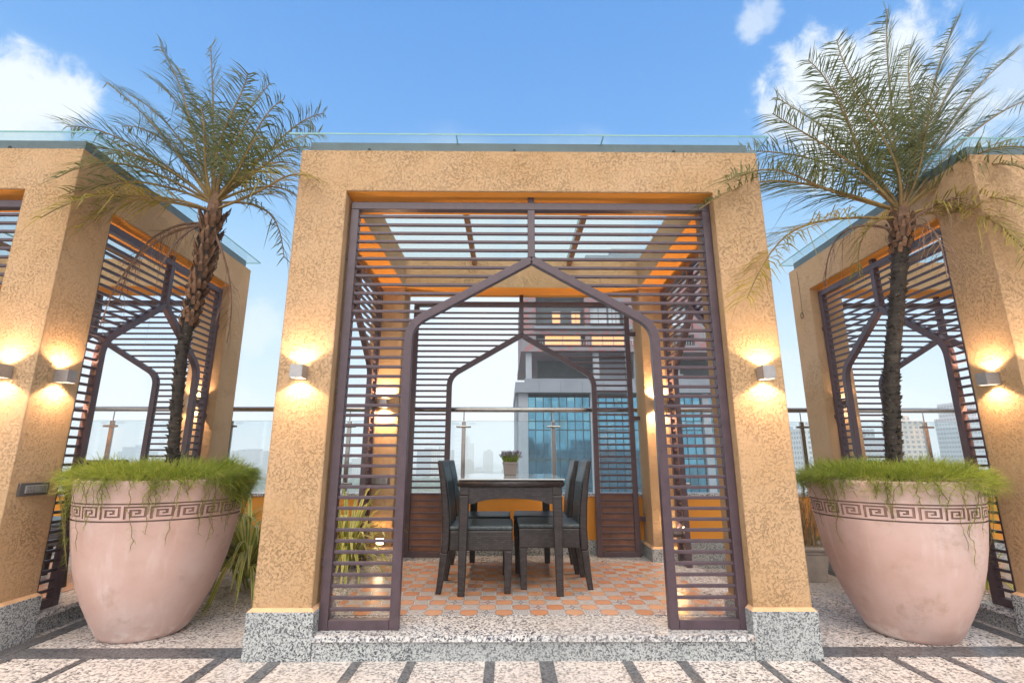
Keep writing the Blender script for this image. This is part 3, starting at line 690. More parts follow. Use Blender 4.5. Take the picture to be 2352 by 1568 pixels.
# ------------------------------------------------------------------ terracotta planters
KEY = [".########", ".#......#", ".#.####.#", ".#.#..#.#", ".#.#.##.#", ".#.#....#", ".#.######", ".#......."]
def planter(label, loc, rotz):
    r = thing('terracotta_planter', label, 'planter', loc, rotz, 'big terracotta planters')
    prof = [(.205, 0), (.217, .006), (.238, .03), (.276, .10), (.324, .20), (.362, .30), (.390, .40), (.411, .50), (.427, .60), (.436, .6648)]
    up = [(.4465, .7652), (.453, .82), (.457, .862), (.456, .876), (.449, .884), (.436, .884), (.428, .874), (.42, .80)]
    b = MB(); b.lathe(prof, 96); b.lathe(up, 96)
    fs = [i for i, f in enumerate(b.f) if len(f) == 96]   # drop the caps between body and band
    for i in reversed(fs[1:]): del b.f[i]; del b.mi[i]
    units, cw = 22, 9; ncol = units*cw; rows = 1+1+len(KEY)+1+1
    def cell(i, j):          # j from the top
        if j in (0, rows-1): return True
        if j in (1, rows-2): return False
        return KEY[j-2][i % cw] == '#'
    z0, z1 = .6648, .7652
    def pos(i, j, dlt):
        z = z1+(z0-z1)*j/rows; rad = .436+(.4465-.436)*(z-z0)/(z1-z0)-dlt; a = 2*math.pi*i/ncol
        return (rad*math.cos(a), rad*math.sin(a), z)
    for j in range(rows):
        for i in range(ncol):
            g = cell(i, j); dl = .009 if g else 0
            b.add([pos(i, j, dl), pos(i+1, j, dl), pos(i+1, j+1, dl), pos(i, j+1, dl)], [(0, 1, 2, 3)], 1 if g else 0)
            if g != cell(i+1, j): b.add([pos(i+1, j, 0), pos(i+1, j+1, 0), pos(i+1, j+1, .009), pos(i+1, j, .009)], [(0, 1, 2, 3)], 1)
            if j+1 < rows and g != cell(i, j+1): b.add([pos(i, j+1, 0), pos(i+1, j+1, 0), pos(i+1, j+1, .009), pos(i, j+1, .009)], [(0, 1, 2, 3)], 1)
    o = b.build('pot_body', [M['terracotta'], M['groove']], r, smooth=True, angle=40)
    s = MB(); s.lathe([(.425, .80), (.30, .815), (.01, .82)], 40); s.build('soil', M['soil'], r)
    return r
PL, PR_ = (-2.31, .45), (2.28, .40)
planter('big whitewashed terracotta planter in front of the left pavilion', (*PL, 0), 0)
planter('big whitewashed terracotta planter in front of the right pavilion', (*PR_, 0), .3)

def fern(label, c, seed, left):
    rr = random.Random(seed); n = MB(); s = MB()
    def tuft(p, dr, ln, w=.0016):
        a = rr.uniform(0, 6.28); sv = Vector((math.cos(a), math.sin(a), rr.uniform(-.4, .4))).normalized()
        q = p+dr*ln*.55; e = p+dr*ln+Vector((0, 0, -ln*ln*rr.uniform(.8, 2.6)))
        n.ribbon([p, q, e], [w, w*.9, w*.15], sv)
    for k in range(9500):
        rad = .505*math.sqrt(rr.random()); a = rr.uniform(0, 2*math.pi); x, y = rad*math.cos(a), rad*math.sin(a)
        edge = max(0, (rad-.36)/.145)
        lump = mnoise.noise(Vector((x*5, y*5, seed)))*.045+mnoise.noise(Vector((x*14, y*14, seed+4)))*.025
        z = .915+lump-edge*edge*.060+rr.uniform(-.03, .035)
        dr = Vector((x/.5*(.55+edge*.6)+rr.gauss(0, .42), y/.5*(.55+edge*.6)+rr.gauss(0, .42), rr.uniform(.25, 1.0)-edge*.55)).normalized()
        tuft(Vector((c[0]+x, c[1]+y, z)), dr, rr.uniform(.045, .12)*(1.25 if rr.random() < .12 else 1))
    for ca, da, dep, cnt in (((math.pi*.97, .62, .20, 2600), (-.02, .50, .22, 1700)) if left else ((.02, .5, .12, 1100), (math.pi*1.02, .35, .05, 400))):
        for k in range(cnt):     # the thick mass that has crept over the rim
            a = ca+rr.gauss(0, da*.5); f = rr.random()**1.6; zz = .93-dep*f*(1-min(1, abs(a-ca)/(da*1.3))); rad = .455+.055*rr.random()*(1-.4*f)
            p = Vector((c[0]+rad*math.cos(a), c[1]+rad*math.sin(a), zz))
            dr = Vector((math.cos(a)*.8+rr.gauss(0, .45), math.sin(a)*.8+rr.gauss(0, .45), rr.gauss(-.15, .5))).normalized()
            tuft(p, dr, rr.uniform(.035, .085))
    # hanging skirts over the rim: denser on one side
    for k in range(150):
        a = rr.uniform(0, 2*math.pi); bias = math.cos(a-(math.pi*.95 if left else math.pi*.12)); front = -math.sin(a)
        ln = max(.03, rr.gauss(.085, .05)+(.26 if left else .12)*max(0, bias)*rr.random()); rad = .465
        if rr.random() < .22: ln += rr.uniform(.1, .34)
        p = Vector((c[0]+.43*math.cos(a), c[1]+.43*math.sin(a), .90)); pts = [p]; x = a
        out = rr.uniform(.478, .51)
        m = int(ln/.022)+3
        for i in range(1, m):
            f = i/(m-1); x += rr.gauss(0, .018); rz = .905-ln*f**1.25
            prof_r = .462 if rz > .8 else .462-(.8-rz)*.13 if rz > .55 else .43-(.55-rz)*.30
            rad = min(out, .43+f*.3) if f < .3 else max(prof_r+.012, out-(f-.3)*.12); rad = max(rad, prof_r+.010)
            pts.append(Vector((c[0]+rad*math.cos(x), c[1]+rad*math.sin(x), rz)))
        s.tube(pts, [.0016]*(len(pts)-1)+[.0006], 4, cap=False)
        for i in range(1, len(pts)):
            for q in range(7 if ln < .2 else 3):
                dr = Vector((rr.gauss(0, 1), rr.gauss(0, 1), rr.gauss(-.25, .7))).normalized()+Vector((math.cos(x), math.sin(x), 0))*.5
                tuft(pts[i]+Vector((0, 0, rr.uniform(-.01, .01))), dr.normalized(), rr.uniform(.015, .045), .0012)
    r = thing('asparagus_fern', label, 'plant', (0, 0, 0))
    n.build('needles', M['fern'], r); s.build('trailing_stem', M['fernstem'], r); return r
fern('bright green feathery fern spilling over the left planter', PL, 11, True)
fern('bright green feathery fern spilling over the right planter', PR_, 12, False)

# ------------------------------------------------------------------ palms
FL = [('g',-.28,-.1,.43,-.8,-.2,.95),('g',-.40,.05,.62,-.90,.1,.80),('g',-.22,.1,.72,-.66,.25,1.22),('g',-.45,-.05,.42,-1.0,-.1,.42),('g',.30,.1,.62,.66,.2,.95),('g',-.38,.1,.68,-.93,.2,1.14),('g',-.23,-.05,.76,-.49,-.1,1.29),('g',-.25,.15,.8,-.58,.3,1.46),('g',-.1,0,.76,-.14,0,1.35),('g',.11,-.15,.57,.27,-.3,.92),('g',.07,.05,.8,.24,.1,1.22),('g',.19,-.05,.5,.47,-.1,.86),('g',.33,.05,.54,.68,.1,.71),('g',.42,-.15,.33,.74,-.3,.16),('g',.47,0,.11,.58,0,-.4),('y',.58,-.26,.18,1.01,-.53,-.03),('g',-.58,0,.53,-1.07,0,.61),('g',-.41,-.31,.28,-.55,-.62,-.14),('y',-.42,-.33,.07,-.55,-.66,-.36),('y',-.42,-.21,.11,-.55,-.42,-.32),('d',-.51,.04,.12,-.55,.07,-.54),('g',-.33,-.26,.12,-.55,-.52,-.17),('d',-.48,-.02,.02,-.55,-.04,-.74),('g',-.36,-.21,.28,-.55,-.43,.2),('g',.46,-.18,.33,.85,-.35,.26),('d',.26,0,-.3,.21,0,-.82),('g',.45,-.05,.22,.71,-.1,-.02),('d',-.13,-.08,-.04,-.18,-.15,-.37),('g',-.06,.2,.64,-.11,.4,1.11),('g',.02,-.2,.33,.04,-.4,.55),('g',-.42,.2,.56,-.88,.4,1.02),('g',.31,-.22,.24,.51,-.45,.29)]
FR = [('g',.05,0,.81,.16,0,1.82),('g',-.19,-.15,.62,-.35,-.3,1.34),('g',.31,.1,.89,.63,.2,1.81),('g',.23,-.05,.74,.68,-.1,1.72),('g',.49,.15,.89,1.31,.3,1.92),('g',.52,0,.81,1.27,0,1.57),('g',.45,-.1,.59,1.08,-.2,.95),('g',.58,.05,.59,1.34,.1,.74),('g',.62,.2,.81,1.47,.4,1.52),('g',-.26,-.05,.7,-.58,-.1,1.26),('g',-.23,.15,.73,-.59,.3,1.33),('g',-.51,-.15,.37,-1.05,-.3,.61),('g',-.49,0,.48,-1.13,0,.54),('g',-.89,-.26,.27,-1.64,-.52,-.15),('y',-.95,-.25,.01,-1.49,-.5,-.7),('g',-.82,-.28,.22,-1.57,-.55,-.05),('g',-.2,-.2,.41,-.42,-.4,.88),('g',.04,-.2,.34,.07,-.4,.77),('g',.33,.25,.65,.7,.5,1.47),('y',.32,-.28,.13,.3,-.55,-.58),('y',.3,-.3,.15,.35,-.6,-.27),('g',.34,-.26,.3,.38,-.52,.04),('d',.17,-.23,.19,.11,-.45,.02),('d',.14,-.2,.08,-.1,-.4,-.46),('g',.31,-.28,.36,.38,-.55,.17),('y',.27,-.3,.02,.19,-.6,-.44),('d',-.47,.05,.22,-.52,.1,-.35),('y',-.35,-.03,.04,-.36,-.05,-.41),('g',-.41,-.2,.41,-.77,-.4,.7)]
def frond(kind, c, k1, tip, rr):
    b = MB(); P0, P1, P2 = Vector(c), Vector(c)+Vector(k1), Vector(c)+Vector(tip)
    sd = (P2-P0).cross(Vector((0, 0, 1))); sd = sd.normalized() if sd.length > 1e-3 else Vector((1, 0, 0))
    k0, k1_ = rr.uniform(-.07, .07), rr.uniform(-.05, .05); L0 = (P2-P0).length
    bez = lambda u: P0*(1-u)**2+P1*2*u*(1-u)+P2*u*u+sd*L0*(k0*u*u+k1_*math.sin(u*5.2))+Vector((0, 0, -.05*L0*max(0, u-.55)**2/.2))
    ln = (P1-P0).length*.5+(P2-P1).length*.5+(P2-P0).length*.5
    pts = [bez(i/14) for i in range(15)]
    b.tube(pts, [.010*(1-.82*i/14)+.0012 for i in range(15)], 5, mi=1, cap=False)
    n = int(ln*(50 if kind != 'd' else 20)); plane = (P2-P0).cross(P1-P0)
    if plane.length < 1e-3: plane = (P2-P0).cross(Vector((0, 0, 1)))
    plane.normalize(); tw = rr.uniform(-.5, .5)
    wind = Vector((-.16, -.03, .02))
    for i in range(n):
        u = .17+.83*(i+.5)/n; p = bez(u); tg = (bez(min(1, u+.02))-bez(u-.02)).normalized()
        bi = tg.cross(Vector((0, 0, 1)));
        if bi.length < .15: bi = plane.copy()
        bi.normalize(); bi = (bi*math.cos(tw)+plane*math.sin(tw)*.6).normalized(); up = bi.cross(tg).normalized()
        if up.z < 0 and kind != 'd': up = -up
        env = min(1, (u-.12)/.16)*(1-.62*max(0, (u-.45)/.55))
        L = (.32 if kind != 'd' else .24)*min(1.15, .55+ln*.42)*max(.15, env)*rr.uniform(.72, 1.15)
        for s in (-1, 1):
            if rr.random() < .13: continue
            lift = rr.uniform(.12, .5) if kind != 'd' else rr.uniform(-.3, .3)
            dr = (bi*s*1.0+tg*rr.uniform(.40, 1.10)+up*lift+Vector((rr.gauss(0, .10), rr.gauss(0, .10), rr.gauss(0, .10)))).normalized()
            droop = (.50 if kind == 'g' else .75 if kind == 'y' else 1.6)*rr.uniform(.6, 1.4)*(3.2 if rr.random() < .07 else 1)
            a0, a1, a2 = p, p+dr*L*.5+Vector((0, 0, -L*.10*droop))+wind*L*.3, p+dr*L+Vector((0, 0, -L*.55*droop))+wind*L
            sv = dr.cross(up); sv = (sv.normalized()+up*rr.uniform(-.4, .4)).normalized() if sv.length > 1e-3 else up
            w = .0040 if kind != 'd' else .0024
            b.ribbon([a0, a1, a2], [w*.65, w, w*.08], sv)
    return b
def palm(label, crown, trunk, radii, fronds, seed, nb=46, down=7):
    rr = random.Random(seed); r = thing('palm_tree', label, 'palm tree', trunk[0], 0, 'potted palms')
    off = Vector(trunk[0])
    T = [Vector(p) for p in trunk]; pts = []; rad = []
    for i in range(len(T)-1):
        for k in range(10):
            u = k/10; a = T[max(0, i-1)]; bq = T[i]; c = T[i+1]; dd = T[min(len(T)-1, i+2)]
            pts.append(.5*((2*bq)+(c-a)*u+(2*a-5*bq+4*c-dd)*u*u+(3*bq-a-3*c+dd)*u**3)-off)
            rad.append((radii[i]*(1-u)+radii[i+1]*u)*(1+.035*math.sin(len(pts)*2.1)))
    b = MB(); b.tube(pts, rad, 18)
    # leaf-scar spines
    for k in range(420):
        i = rr.randrange(2, len(pts)-2); tg = (pts[i+1]-pts[i-1]).normalized(); a = rr.uniform(0, 6.28)
        u = tg.orthogonal().normalized(); o = (u*math.cos(a)+tg.cross(u)*math.sin(a)); p = pts[i]+o*rad[i]*.97+tg*rr.uniform(-.02, .02)
        e = p+o*rr.uniform(.010, .022)+tg*rr.uniform(.008, .02); sv = tg.cross(o).normalized()*.009
        b.add([p-sv-tg*.006, p+sv-tg*.006, e, p+tg*.012], [(0, 1, 2), (1, 3, 2), (3, 0, 2)])
    b.build('trunk', M['trunk'], r, smooth=True, angle=50)
    bt = MB(); C0 = Vector(crown)-off; ax = (pts[-1]-pts[-4]).normalized()
    for k in range(nb):               # old leaf bases
        f = k/nb; a = k*2.4; u = ax.orthogonal().normalized(); o = u*math.cos(a)+ax.cross(u)*math.sin(a)
        j = max(0, min(len(pts)-1, int(len(pts)-1-(1-f)*down))); p = pts[j]+o*rad[j]*.85; e = p+ax*rr.uniform(.06, .12)*(.45+.55*f)+o*(rr.uniform(.025, .07)*(.35+.65*f)); sv = ax.cross(o).normalized()
        bt.ribbon([p-ax*.02, (p+e)/2+o*.008, e], [.024*(.6+.4*f), .018*(.6+.4*f), .006], sv); bt.ribbon([p-ax*.02+o*.012, (p+e)/2+o*.022, e], [.012, .012, .004], sv)
    bt.tube([pts[-1]-ax*.05, pts[-1]+ax*.07, C0+ax*.20], [radii[-1]*.98, radii[-1]*.8, .012], 10)
    bt.build('leaf_bases', M['boot'], r)
    for kd, a, bb, c, dd, e, f in fronds:
        fo = frond(kd, C0-ax*(.16 if kd == 'd' else .0 if kd == 'g' else .06), (a, bb, c), (dd, e, f), rr)
        o = fo.build('frond' if kd != 'd' else 'dead_frond', [M['palm'] if kd == 'g' else M['palmy'] if kd == 'y' else M['dead'], M['rachis'] if kd != 'd' else M['dead']], r)
        if kd == 'y': o['label'] = 'yellowing frond'
        if kd == 'd': o['label'] = 'dry brown hanging frond'
    return r
def extra(fr, seed):                  # a few shorter inner fronds that fill the heart of the crown
    rr = random.Random(seed); out = list(fr)
    for k in range(4):
        a = rr.uniform(0, 6.28); ln = rr.uniform(.45, .85); x, y = math.cos(a)*ln*.45, math.sin(a)*ln*.45; z = ln*rr.uniform(.55, .95)
        out.append(('g', x*.35, y*.35, z*.62, x, y, z))
    return out
palm('potted palm with shaggy dry fronds hanging down its trunk, left planter', (-2.281, .45, 2.80),
     [(-2.288,.45,.80),(-2.292,.45,1.0),(-2.315,.45,1.295),(-2.337,.45,1.733),(-2.314,.45,1.979),(-2.278,.45,2.362),(-2.262,.45,2.74)], [.036,.034,.033,.036,.041,.050,.058], extra(FL, 4), 21, 120, 22)
palm('taller potted palm with yellow fronds at its right side, right planter', (2.691, .40, 2.738),
     [(2.32,.4,.80),(2.335,.4,.956),(2.38,.4,1.288),(2.424,.4,1.577),(2.54,.4,2.033),(2.616,.4,2.353),(2.69,.4,2.70)], [.046,.046,.045,.045,.044,.047,.058], extra(FR, 6), 22)

# ------------------------------------------------------------------ striped strap-leaf plants and the grey pot
def strap_plant(label, loc, n, size, seed, cream=.0085, wid=.013):
    rr = random.Random(seed); r = thing('strap_leaf_plant', label, 'plant', loc, 0, 'striped strap leaf plants')
    for part, cnt in (('leaves', n),):
        b = MB()
        for k in range(cnt):
            a = rr.uniform(0, 6.28); ln = size*rr.uniform(.65, 1.15); up = rr.uniform(.55, 1.25); dirv = Vector((math.cos(a), math.sin(a), 0))
            pts = []; m = 9; g = rr.uniform(.85, 1.2)
            for i in range(m):
                u = i/(m-1); h = ln*(1.25*up*u-g*u*u); pts.append(dirv*(.02+ln*.62*u**1.25*(1.25-.35*up))+Vector((0, 0, .02+max(h, -loc[2]))))
            sv = dirv.cross(Vector((0, 0, 1))); w = [wid*(math.sin(math.pi*min(1, .18+.82*u))**.7)*(1 if u < .99 else .1) for u in [i/(m-1) for i in range(m)]]
            up_ = Vector((0, 0, 1))
            b.ribbon(pts, [x*.55 for x in w], sv, 0)
            for s in (-1, 1):
                q = [p+sv*s*x*.78+up_*x*.25 for p, x in zip(pts, w)]; b.ribbon(q, [x*.30 for x in w], sv, 1)
        b.build(part, [M['leafgreen'], M['leafcream']], r)
    return r
for x, y, n, sz, sd, lb in [(-1.40, 1.35, 80, .85, 1, 'cream striped strap leaf plant seen through the left side screen'),
                            (-2.12, 1.25, 120, .95, 2, 'striped strap leaf plant just right of the left planter, beside the middle pavilion'),
                            (-2.45, 1.55, 100, .9, 3, 'striped strap leaf plant at the parapet right behind the left planter'),
                            (-1.85, 1.75, 90, .9, 4, 'striped strap leaf plant at the parapet by the middle pavilion side')]:
    strap_plant(lb, (x, y, .10 if x < -1.5 else .14), n, sz, sd)
strap_plant('small striped plant on the right pavilion floor behind its side screen', (PX-1.05, .95, FZ), 24, .42, 5)
gp = thing('plastic_plant_pot', 'small square grey plastic pot of dry grass by the right planter', 'plant pot', (2.44, 1.72, 0))
b = MB(); b.frus((-.10, -.10), (.10, .10), 0, (-.125, -.125), (.125, .125), .22); b.frus((-.135, -.135), (.135, .135), .2205, (-.14, -.14), (.14, .14), .25)
b.frus((-.155, -.155), (.155, .155), .2505, (-.16, -.16), (.16, .16), .275); b.build('pot', M['greypot'], gp, bevel=.006)
rr = random.Random(8); b = MB()
for k in range(130):
    a = rr.uniform(0, 6.28); h = rr.uniform(.25, .62); p0 = Vector((rr.uniform(-.1, .1), rr.uniform(-.1, .1), .27)); o = Vector((math.cos(a), math.sin(a), 0))*rr.uniform(.05, .34)
    b.ribbon([p0, p0+o*.35+Vector((0, 0, h*.6)), p0+o+Vector((0, 0, h*rr.uniform(.55, 1)))], [.003, .0025, .0005], Vector((math.cos(a+1.5), math.sin(a+1.5), .2)))
b.build('dry_grass', M['straw'], gp)
b = MB()
for k in range(12):
    a = rr.uniform(-.6, .9); o = Vector((math.cos(a), math.sin(a)*.6, 0)); ln = rr.uniform(.25, .42)
    b.ribbon([Vector((0, 0, .27))+o*ln*u+Vector((0, 0, ln*(.8*u-.75*u*u))) for u in (0, .25, .5, .75, 1)], [.010, .014, .013, .010, .001], o.cross(Vector((0, 0, 1))))
b.build('leaves', M['leafgreen'], gp)

# ------------------------------------------------------------------ the unfinished glass tower across the street
M['tw_glass'] = None
def m_curtain():
    m, tr, p = mat('teal_curtain_glass'); c = ocoord(tr, False)
    q = tr.node('ShaderNodeSeparateXYZ'); tr.set(q.inputs[0], c)
    cu = tr.m('FLOOR', tr.m('DIVIDE', tr.m('ADD', q.outputs[0], q.outputs[1]), 1.0)); cv = tr.m('FLOOR', tr.m('DIVIDE', q.outputs[2], 1.15))
    cb = tr.node('ShaderNodeCombineXYZ'); tr.set(cb.inputs[0], cu); tr.set(cb.inputs[1], cv)
    wn = tr.node('ShaderNodeTexWhiteNoise'); tr.set(wn.inputs[0], cb.outputs[0])
    col = tr.ramp(wn.outputs['Value'], [(0, (.065, .21, .31)), (.55, (.08, .245, .355)), (.9, (.10, .285, .39)), (1, (.16, .35, .42))])
    # rooms, slabs and clutter seen dimly behind the panes
    v = tr.vm('MULTIPLY', c, (.9, .9, .5)); blk = tr.sstep(tr.noise(v, .8, 4, .7), .50, .62)
    col = tr.mix(tr.m('MULTIPLY', blk, .5), col, (.03, .09, .12))
    tr.set(p.inputs['Base Color'], col); p.inputs['Roughness'].default_value = .05; p.inputs['Metallic'].default_value = .8
    return m
def m_brickpanel():
    m, tr, p = mat('pink_grey_cladding'); c = ocoord(tr, False)
    q = tr.node('ShaderNodeSeparateXYZ'); tr.set(q.inputs[0], c)
    cu = tr.m('FLOOR', tr.m('DIVIDE', tr.m('ADD', q.outputs[0], q.outputs[1]), .55)); cv = tr.m('FLOOR', tr.m('DIVIDE', q.outputs[2], .28))
    cb = tr.node('ShaderNodeCombineXYZ'); tr.set(cb.inputs[0], tr.m('ADD', cu, tr.m('MULTIPLY', cv, .5))); tr.set(cb.inputs[1], cv)
    wn = tr.node('ShaderNodeTexWhiteNoise'); tr.set(wn.inputs[0], cb.outputs[0])
    tr.set(p.inputs['Base Color'], tr.ramp(wn.outputs['Value'], [(0, (.16, .155, .175)), (.55, (.19, .155, .17)), (.66, (.25, .11, .12)), (1, (.22, .14, .15))], 'CONSTANT'))
    p.inputs['Roughness'].default_value = .7; return m
M['tw_glass'] = m_curtain(); M['tw_brick'] = m_brickpanel()
M['tw_conc'] = simple('grey_panel', (.165, .19, .23), .6, vary=.12, scale=.3)
M['tw_pillar'] = simple('pale_pillar', (.25, .28, .32), .6, vary=.1, scale=.4)
M['tw_dark'] = simple('dark_infill', (.035, .05, .062), .5, vary=.3, scale=.5)
M['tw_mull'] = simple('mullion', (.012, .03, .04), .4)
M['tw_room'] = emit('lit_room_window', (1, .40, .15), .85)
M['tw_pale'] = simple('pale_pane', (.55, .62, .68), .1, vary=.15, scale=.6)
M['tw_room'].node_tree.nodes['Principled BSDF'].inputs['Base Color'].default_value = (.08, .05, .03, 1)
tw = thing('glass_tower', 'unfinished tower with teal glass floors, pinkish brick floors and lit orange windows', 'tower', (0, 60, 0))
X0, X1, DEP = 2.0, 31.0, 24.0
b = MB(); b.box((X0+.5, .6, -40), (X1, DEP, 8.5)); b.build('curtain_wall', M['tw_glass'], tw)
b = MB()
for zz in [-40+3.6*k for k in range(1, 8)] + [-9.6, -6.1, -2.6, .9, 4.4, 5.5, 6.7]: b.box((X0+.52, .55, zz-.07), (X1, .598, zz+.07))
x = X0+1.4
while x < X1: b.box((x-.055, .54, -40), (x+.055, .5975, 8.5)); x += 1.0
x = 1.6
while x < DEP: b.box((X0+.45, x-.03, -40), (X0+.498, x+.03, 8.5)); x += 1.0
b.build('mullions', M['tw_mull'], tw)
for x0, x1 in ((1.25, 2.45), (10.3, 11.2), (18.2, 19.1), (24.5, 25.4)):
    b = MB(); b.box((x0, .05, -40), (x1, .535, 8.95)); b.build('pillar', M['tw_pillar'], tw)
b = MB(); b.box((1.0, 1.0, -40), (X0+.4, DEP, 8.95)); b.build('side_wall', M['tw_conc'], tw)
b = MB(); b.box((.83, -.9, 8.96), (X1+.4, DEP+.5, 10.25)); b.box((2.0, -.5, 10.26), (X1, .2, 10.75)); b.build('podium_slab', M['tw_conc'], tw)
x = 3.8
j = MB()
while x < X1: j.box((x-.015, -.906, 8.97), (x+.015, -.9, 10.24)); x += 2.7
j.build('panel_joint', M['tw_mull'], tw)
b = MB(); b.box((4.0, 6.0, 10.26), (X1, 6.4, 14.2)); b.build('terrace_back_wall', M['tw_dark'], tw)
for x in (2.2, 10.9, 16.2, 21.2, 27.0):
    b = MB(); b.box((x, .25, 10.26), (x+.75, 1.0, 14.25)); b.build('column', M['tw_pillar'], tw)
b = MB(); b.box((11.8, 3.0, 10.26), (15.6, 5.9, 13.9)); b.build('lift_core', M['tw_conc'], tw)
b = MB(); b.box((7.2, 5.8, 10.6), (9.6, 5.95, 11.6)); b.box((22.0, 5.8, 10.6), (24.4, 5.95, 12.4)); b.build('terrace_window', M['tw_pale'], tw)
b = MB(); b.box((1.55, -.4, 14.26), (X1, DEP, 15.15)); b.build('spandrel', M['tw_brick'], tw)
levels = ((15.15, 16.5, 17.75), (17.75, 20.6, 21.7), (21.7, 23.6, 25.2))
b = MB()
b.box((1.7, -.35, 15.151), (3.5, DEP, 25.2)); b.box((9.9, -.35, 15.151), (10.55, .8, 25.2)); b.box((15.3, -.35, 15.151), (16.2, .8, 25.2)); b.box((24, -.35, 15.151), (X1, .8, 25.2))
b.box((3.5, -.36, 16.55), (24.0, .3, 17.1)); b.box((10.5, -.36, 20.75), (24.0, .3, 21.6)); b.box((3.5, .2, 21.7), (24.0, .9, 25.2)); b.build('brick_cladding', M['tw_brick'], tw)
b = MB(); b.box((3.5, .9, 15.151), (X1, DEP, 25.2)); b.build('dark_infill', M['tw_dark'], tw)
b = MB(); b.box((3.3, -.8, 17.15), (23.5, .85, 17.55)); b.box((2.0, -.3, 25.2), (X1-1, DEP, 25.6)); b.build('floor_edge', M['tw_conc'], tw)
def twin(x0, x1, z0, z1, m, nx, nz, y=.85):
    w = MB(); w.box((x0, y-.03, z0), (x1, y+.04, z1)); wo = w.build('window', m, tw)
    f = MB()
    for k in range(nx+1): xx = x0+(x1-x0)*k/nx; f.box((xx-.05, y-.09, z0), (xx+.05, y-.031, z1))
    for k in range(nz+1): zz = z0+(z1-z0)*k/nz; f.box((x0+.051, y-.085, zz-.04), (x1-.051, y-.031, zz+.04))
    f.build('window_frame', M['tw_pillar'], wo)
twin(4.7, 9.35, 15.2, 16.45, M['tw_room'], 2, 1, .19); twin(10.75, 15.05, 15.2, 16.4, M['tw_room'], 3, 2, .19)
twin(5.75, 6.8, 18.1, 19.9, M['tw_room'], 1, 2); twin(8.3, 9.45, 18.1, 19.9, M['tw_room'], 2, 2)
twin(10.75, 13.0, 18.1, 20.6, M['tw_pale'], 2, 2); twin(13.2, 14.7, 18.1, 20.6, M['tw_pale'], 3, 2); twin(16.6, 19.5, 18.1, 20.6, M['tw_room'], 2, 2); twin(20.2, 23.5, 18.1, 20.6, M['tw_pale'], 3, 2)
twin(16.8, 19.2, 15.2, 16.4, M['tw_room'], 2, 1, .19); twin(25.4, 26.8, 15.6, 17.2, M['tw_room'], 1, 1, -.32); twin(4.5, 9, 22.3, 23.8, M['tw_pale'], 4, 1, .15); twin(11, 15, 22.3, 23.8, M['tw_pale'], 4, 1, .15)
b = MB(); b.box((10.6, 1.5, 25.61), (22, 14, 28.3)); b.box((14.5, 3.0, 28.31), (21, 12, 29.9)); b.build('roof_plant_room', M['tw_conc'], tw)
b = MB()
for k in range(60): xx = 4.0+k*.33; b.box((xx, -.62, 15.16), (xx+.03, -.59, 15.75)); 
b.box((3.6, -.64, 15.75), (24, -.58, 15.80)); b.build('balcony_rail', M['tw_pale'], tw)

# ------------------------------------------------------------------ city, trees, ground
m, tr, p = mat('city_ground'); c = ocoord(tr, False)
tr.set(p.inputs['Base Color'], tr.ramp(tr.noise(c, .006, 6, .7), [(.35, (.16, .19, .14)), (.5, (.34, .33, .30)), (.65, (.48, .45, .42))])); p.inputs['Roughness'].default_value = .9
b = MB(); b.add([(-6000, -3000, -40.05), (6000, -3000, -40.05), (6000, 9000, -40.05), (-6000, 9000, -40.05)], [(0, 1, 2, 3)]); struct('ground', b, m)
def block(w, dp, h, rr, style):
    b = MB(); b.box((-w/2, -dp/2, 0), (w/2, dp/2, h))
    if style % 3 == 0: b.box((-w*.18, -dp*.2, h+.01), (w*.2, dp*.2, h+rr.uniform(3, 6))); b.box((-w*.45, -dp*.1, h+.01), (-w*.3, dp*.2, h+2.5))
    elif style % 3 == 1:
        b.box((-w*.40, -dp*.4, h+.01), (w*.15, dp*.4, h+h*.16)); b.box((-w*.1, -dp*.1, h*1.16+.02), (w*.08, dp*.1, h*1.16+4))
    else:
        b.box((-w*.5-1.2, -dp*.3, 0), (-w*.5-.01, dp*.3, h*.94)); b.box((w*.5+.01, -dp*.3, 0), (w*.5+1.2, dp*.3, h*.9)); b.box((-w*.12, -dp*.12, h+.01), (w*.25, dp*.2, h+3.6))
    for k in range(int(h/3.3)):
        if style % 2 == 0: b.box((-w*.5-.0, -dp/2-.5, 3.3*k+3.0), (w*.5, -dp/2-.01, 3.3*k+3.25))
    return b
def city(label, x, y, w, dp, top, mi, rr, st, group=None, name='city_block'):
    o = block(w, dp, top+40, rr, st).build(name, M['city'][mi]); o.location = (x, y, -40.04); tag(o, label, 'building', group); return o
rr = random.Random(77)
# landmarks one can pick out
city('dark slab tower on the skyline behind the left rear screen', -158, 1020, 40, 30, 14, 4, rr, 0)
city('pale high rise with a stepped crown left of the lavender pot', -82, 1050, 24, 24, 30, 0, rr, 1)
city('slim pale tower on the skyline just left of the lavender pot', -38, 1010, 17, 18, 14, 0, rr, 2)
city('wide hazy slab above the right edge of the left planter', -520, 1050, 70, 40, 14, 2, rr, 0)
city('narrow hazy tower right of the wide slab, beside the middle pavilion', -455, 1100, 36, 30, 9, 2, rr, 1)
city('white apartment block stepped in height behind the right planter gap', 203, 340, 17, 16, 12, 0, rr, 1)
city('nearer white apartment block low in the right planter gap', 176, 290, 15, 14, -3, 0, rr, 2)
city('round topped blue tower over the right planter gap', 338, 600, 14, 14, 34, 4, rr, 0)
city('white flat block with brown roof room behind the right palm', 262, 330, 16, 16, 25, 1, rr, 2)
city('grey low block with red hoarding left of the white flat block', 237, 330, 17, 16, 14, 2, rr, 0)
city('tall grey blue tower behind the right side screen', 348, 380, 22, 24, 31, 2, rr, 1)
city('taller pale tower at the far right behind the screen', 385, 370, 26, 24, 38, 4, rr, 2)
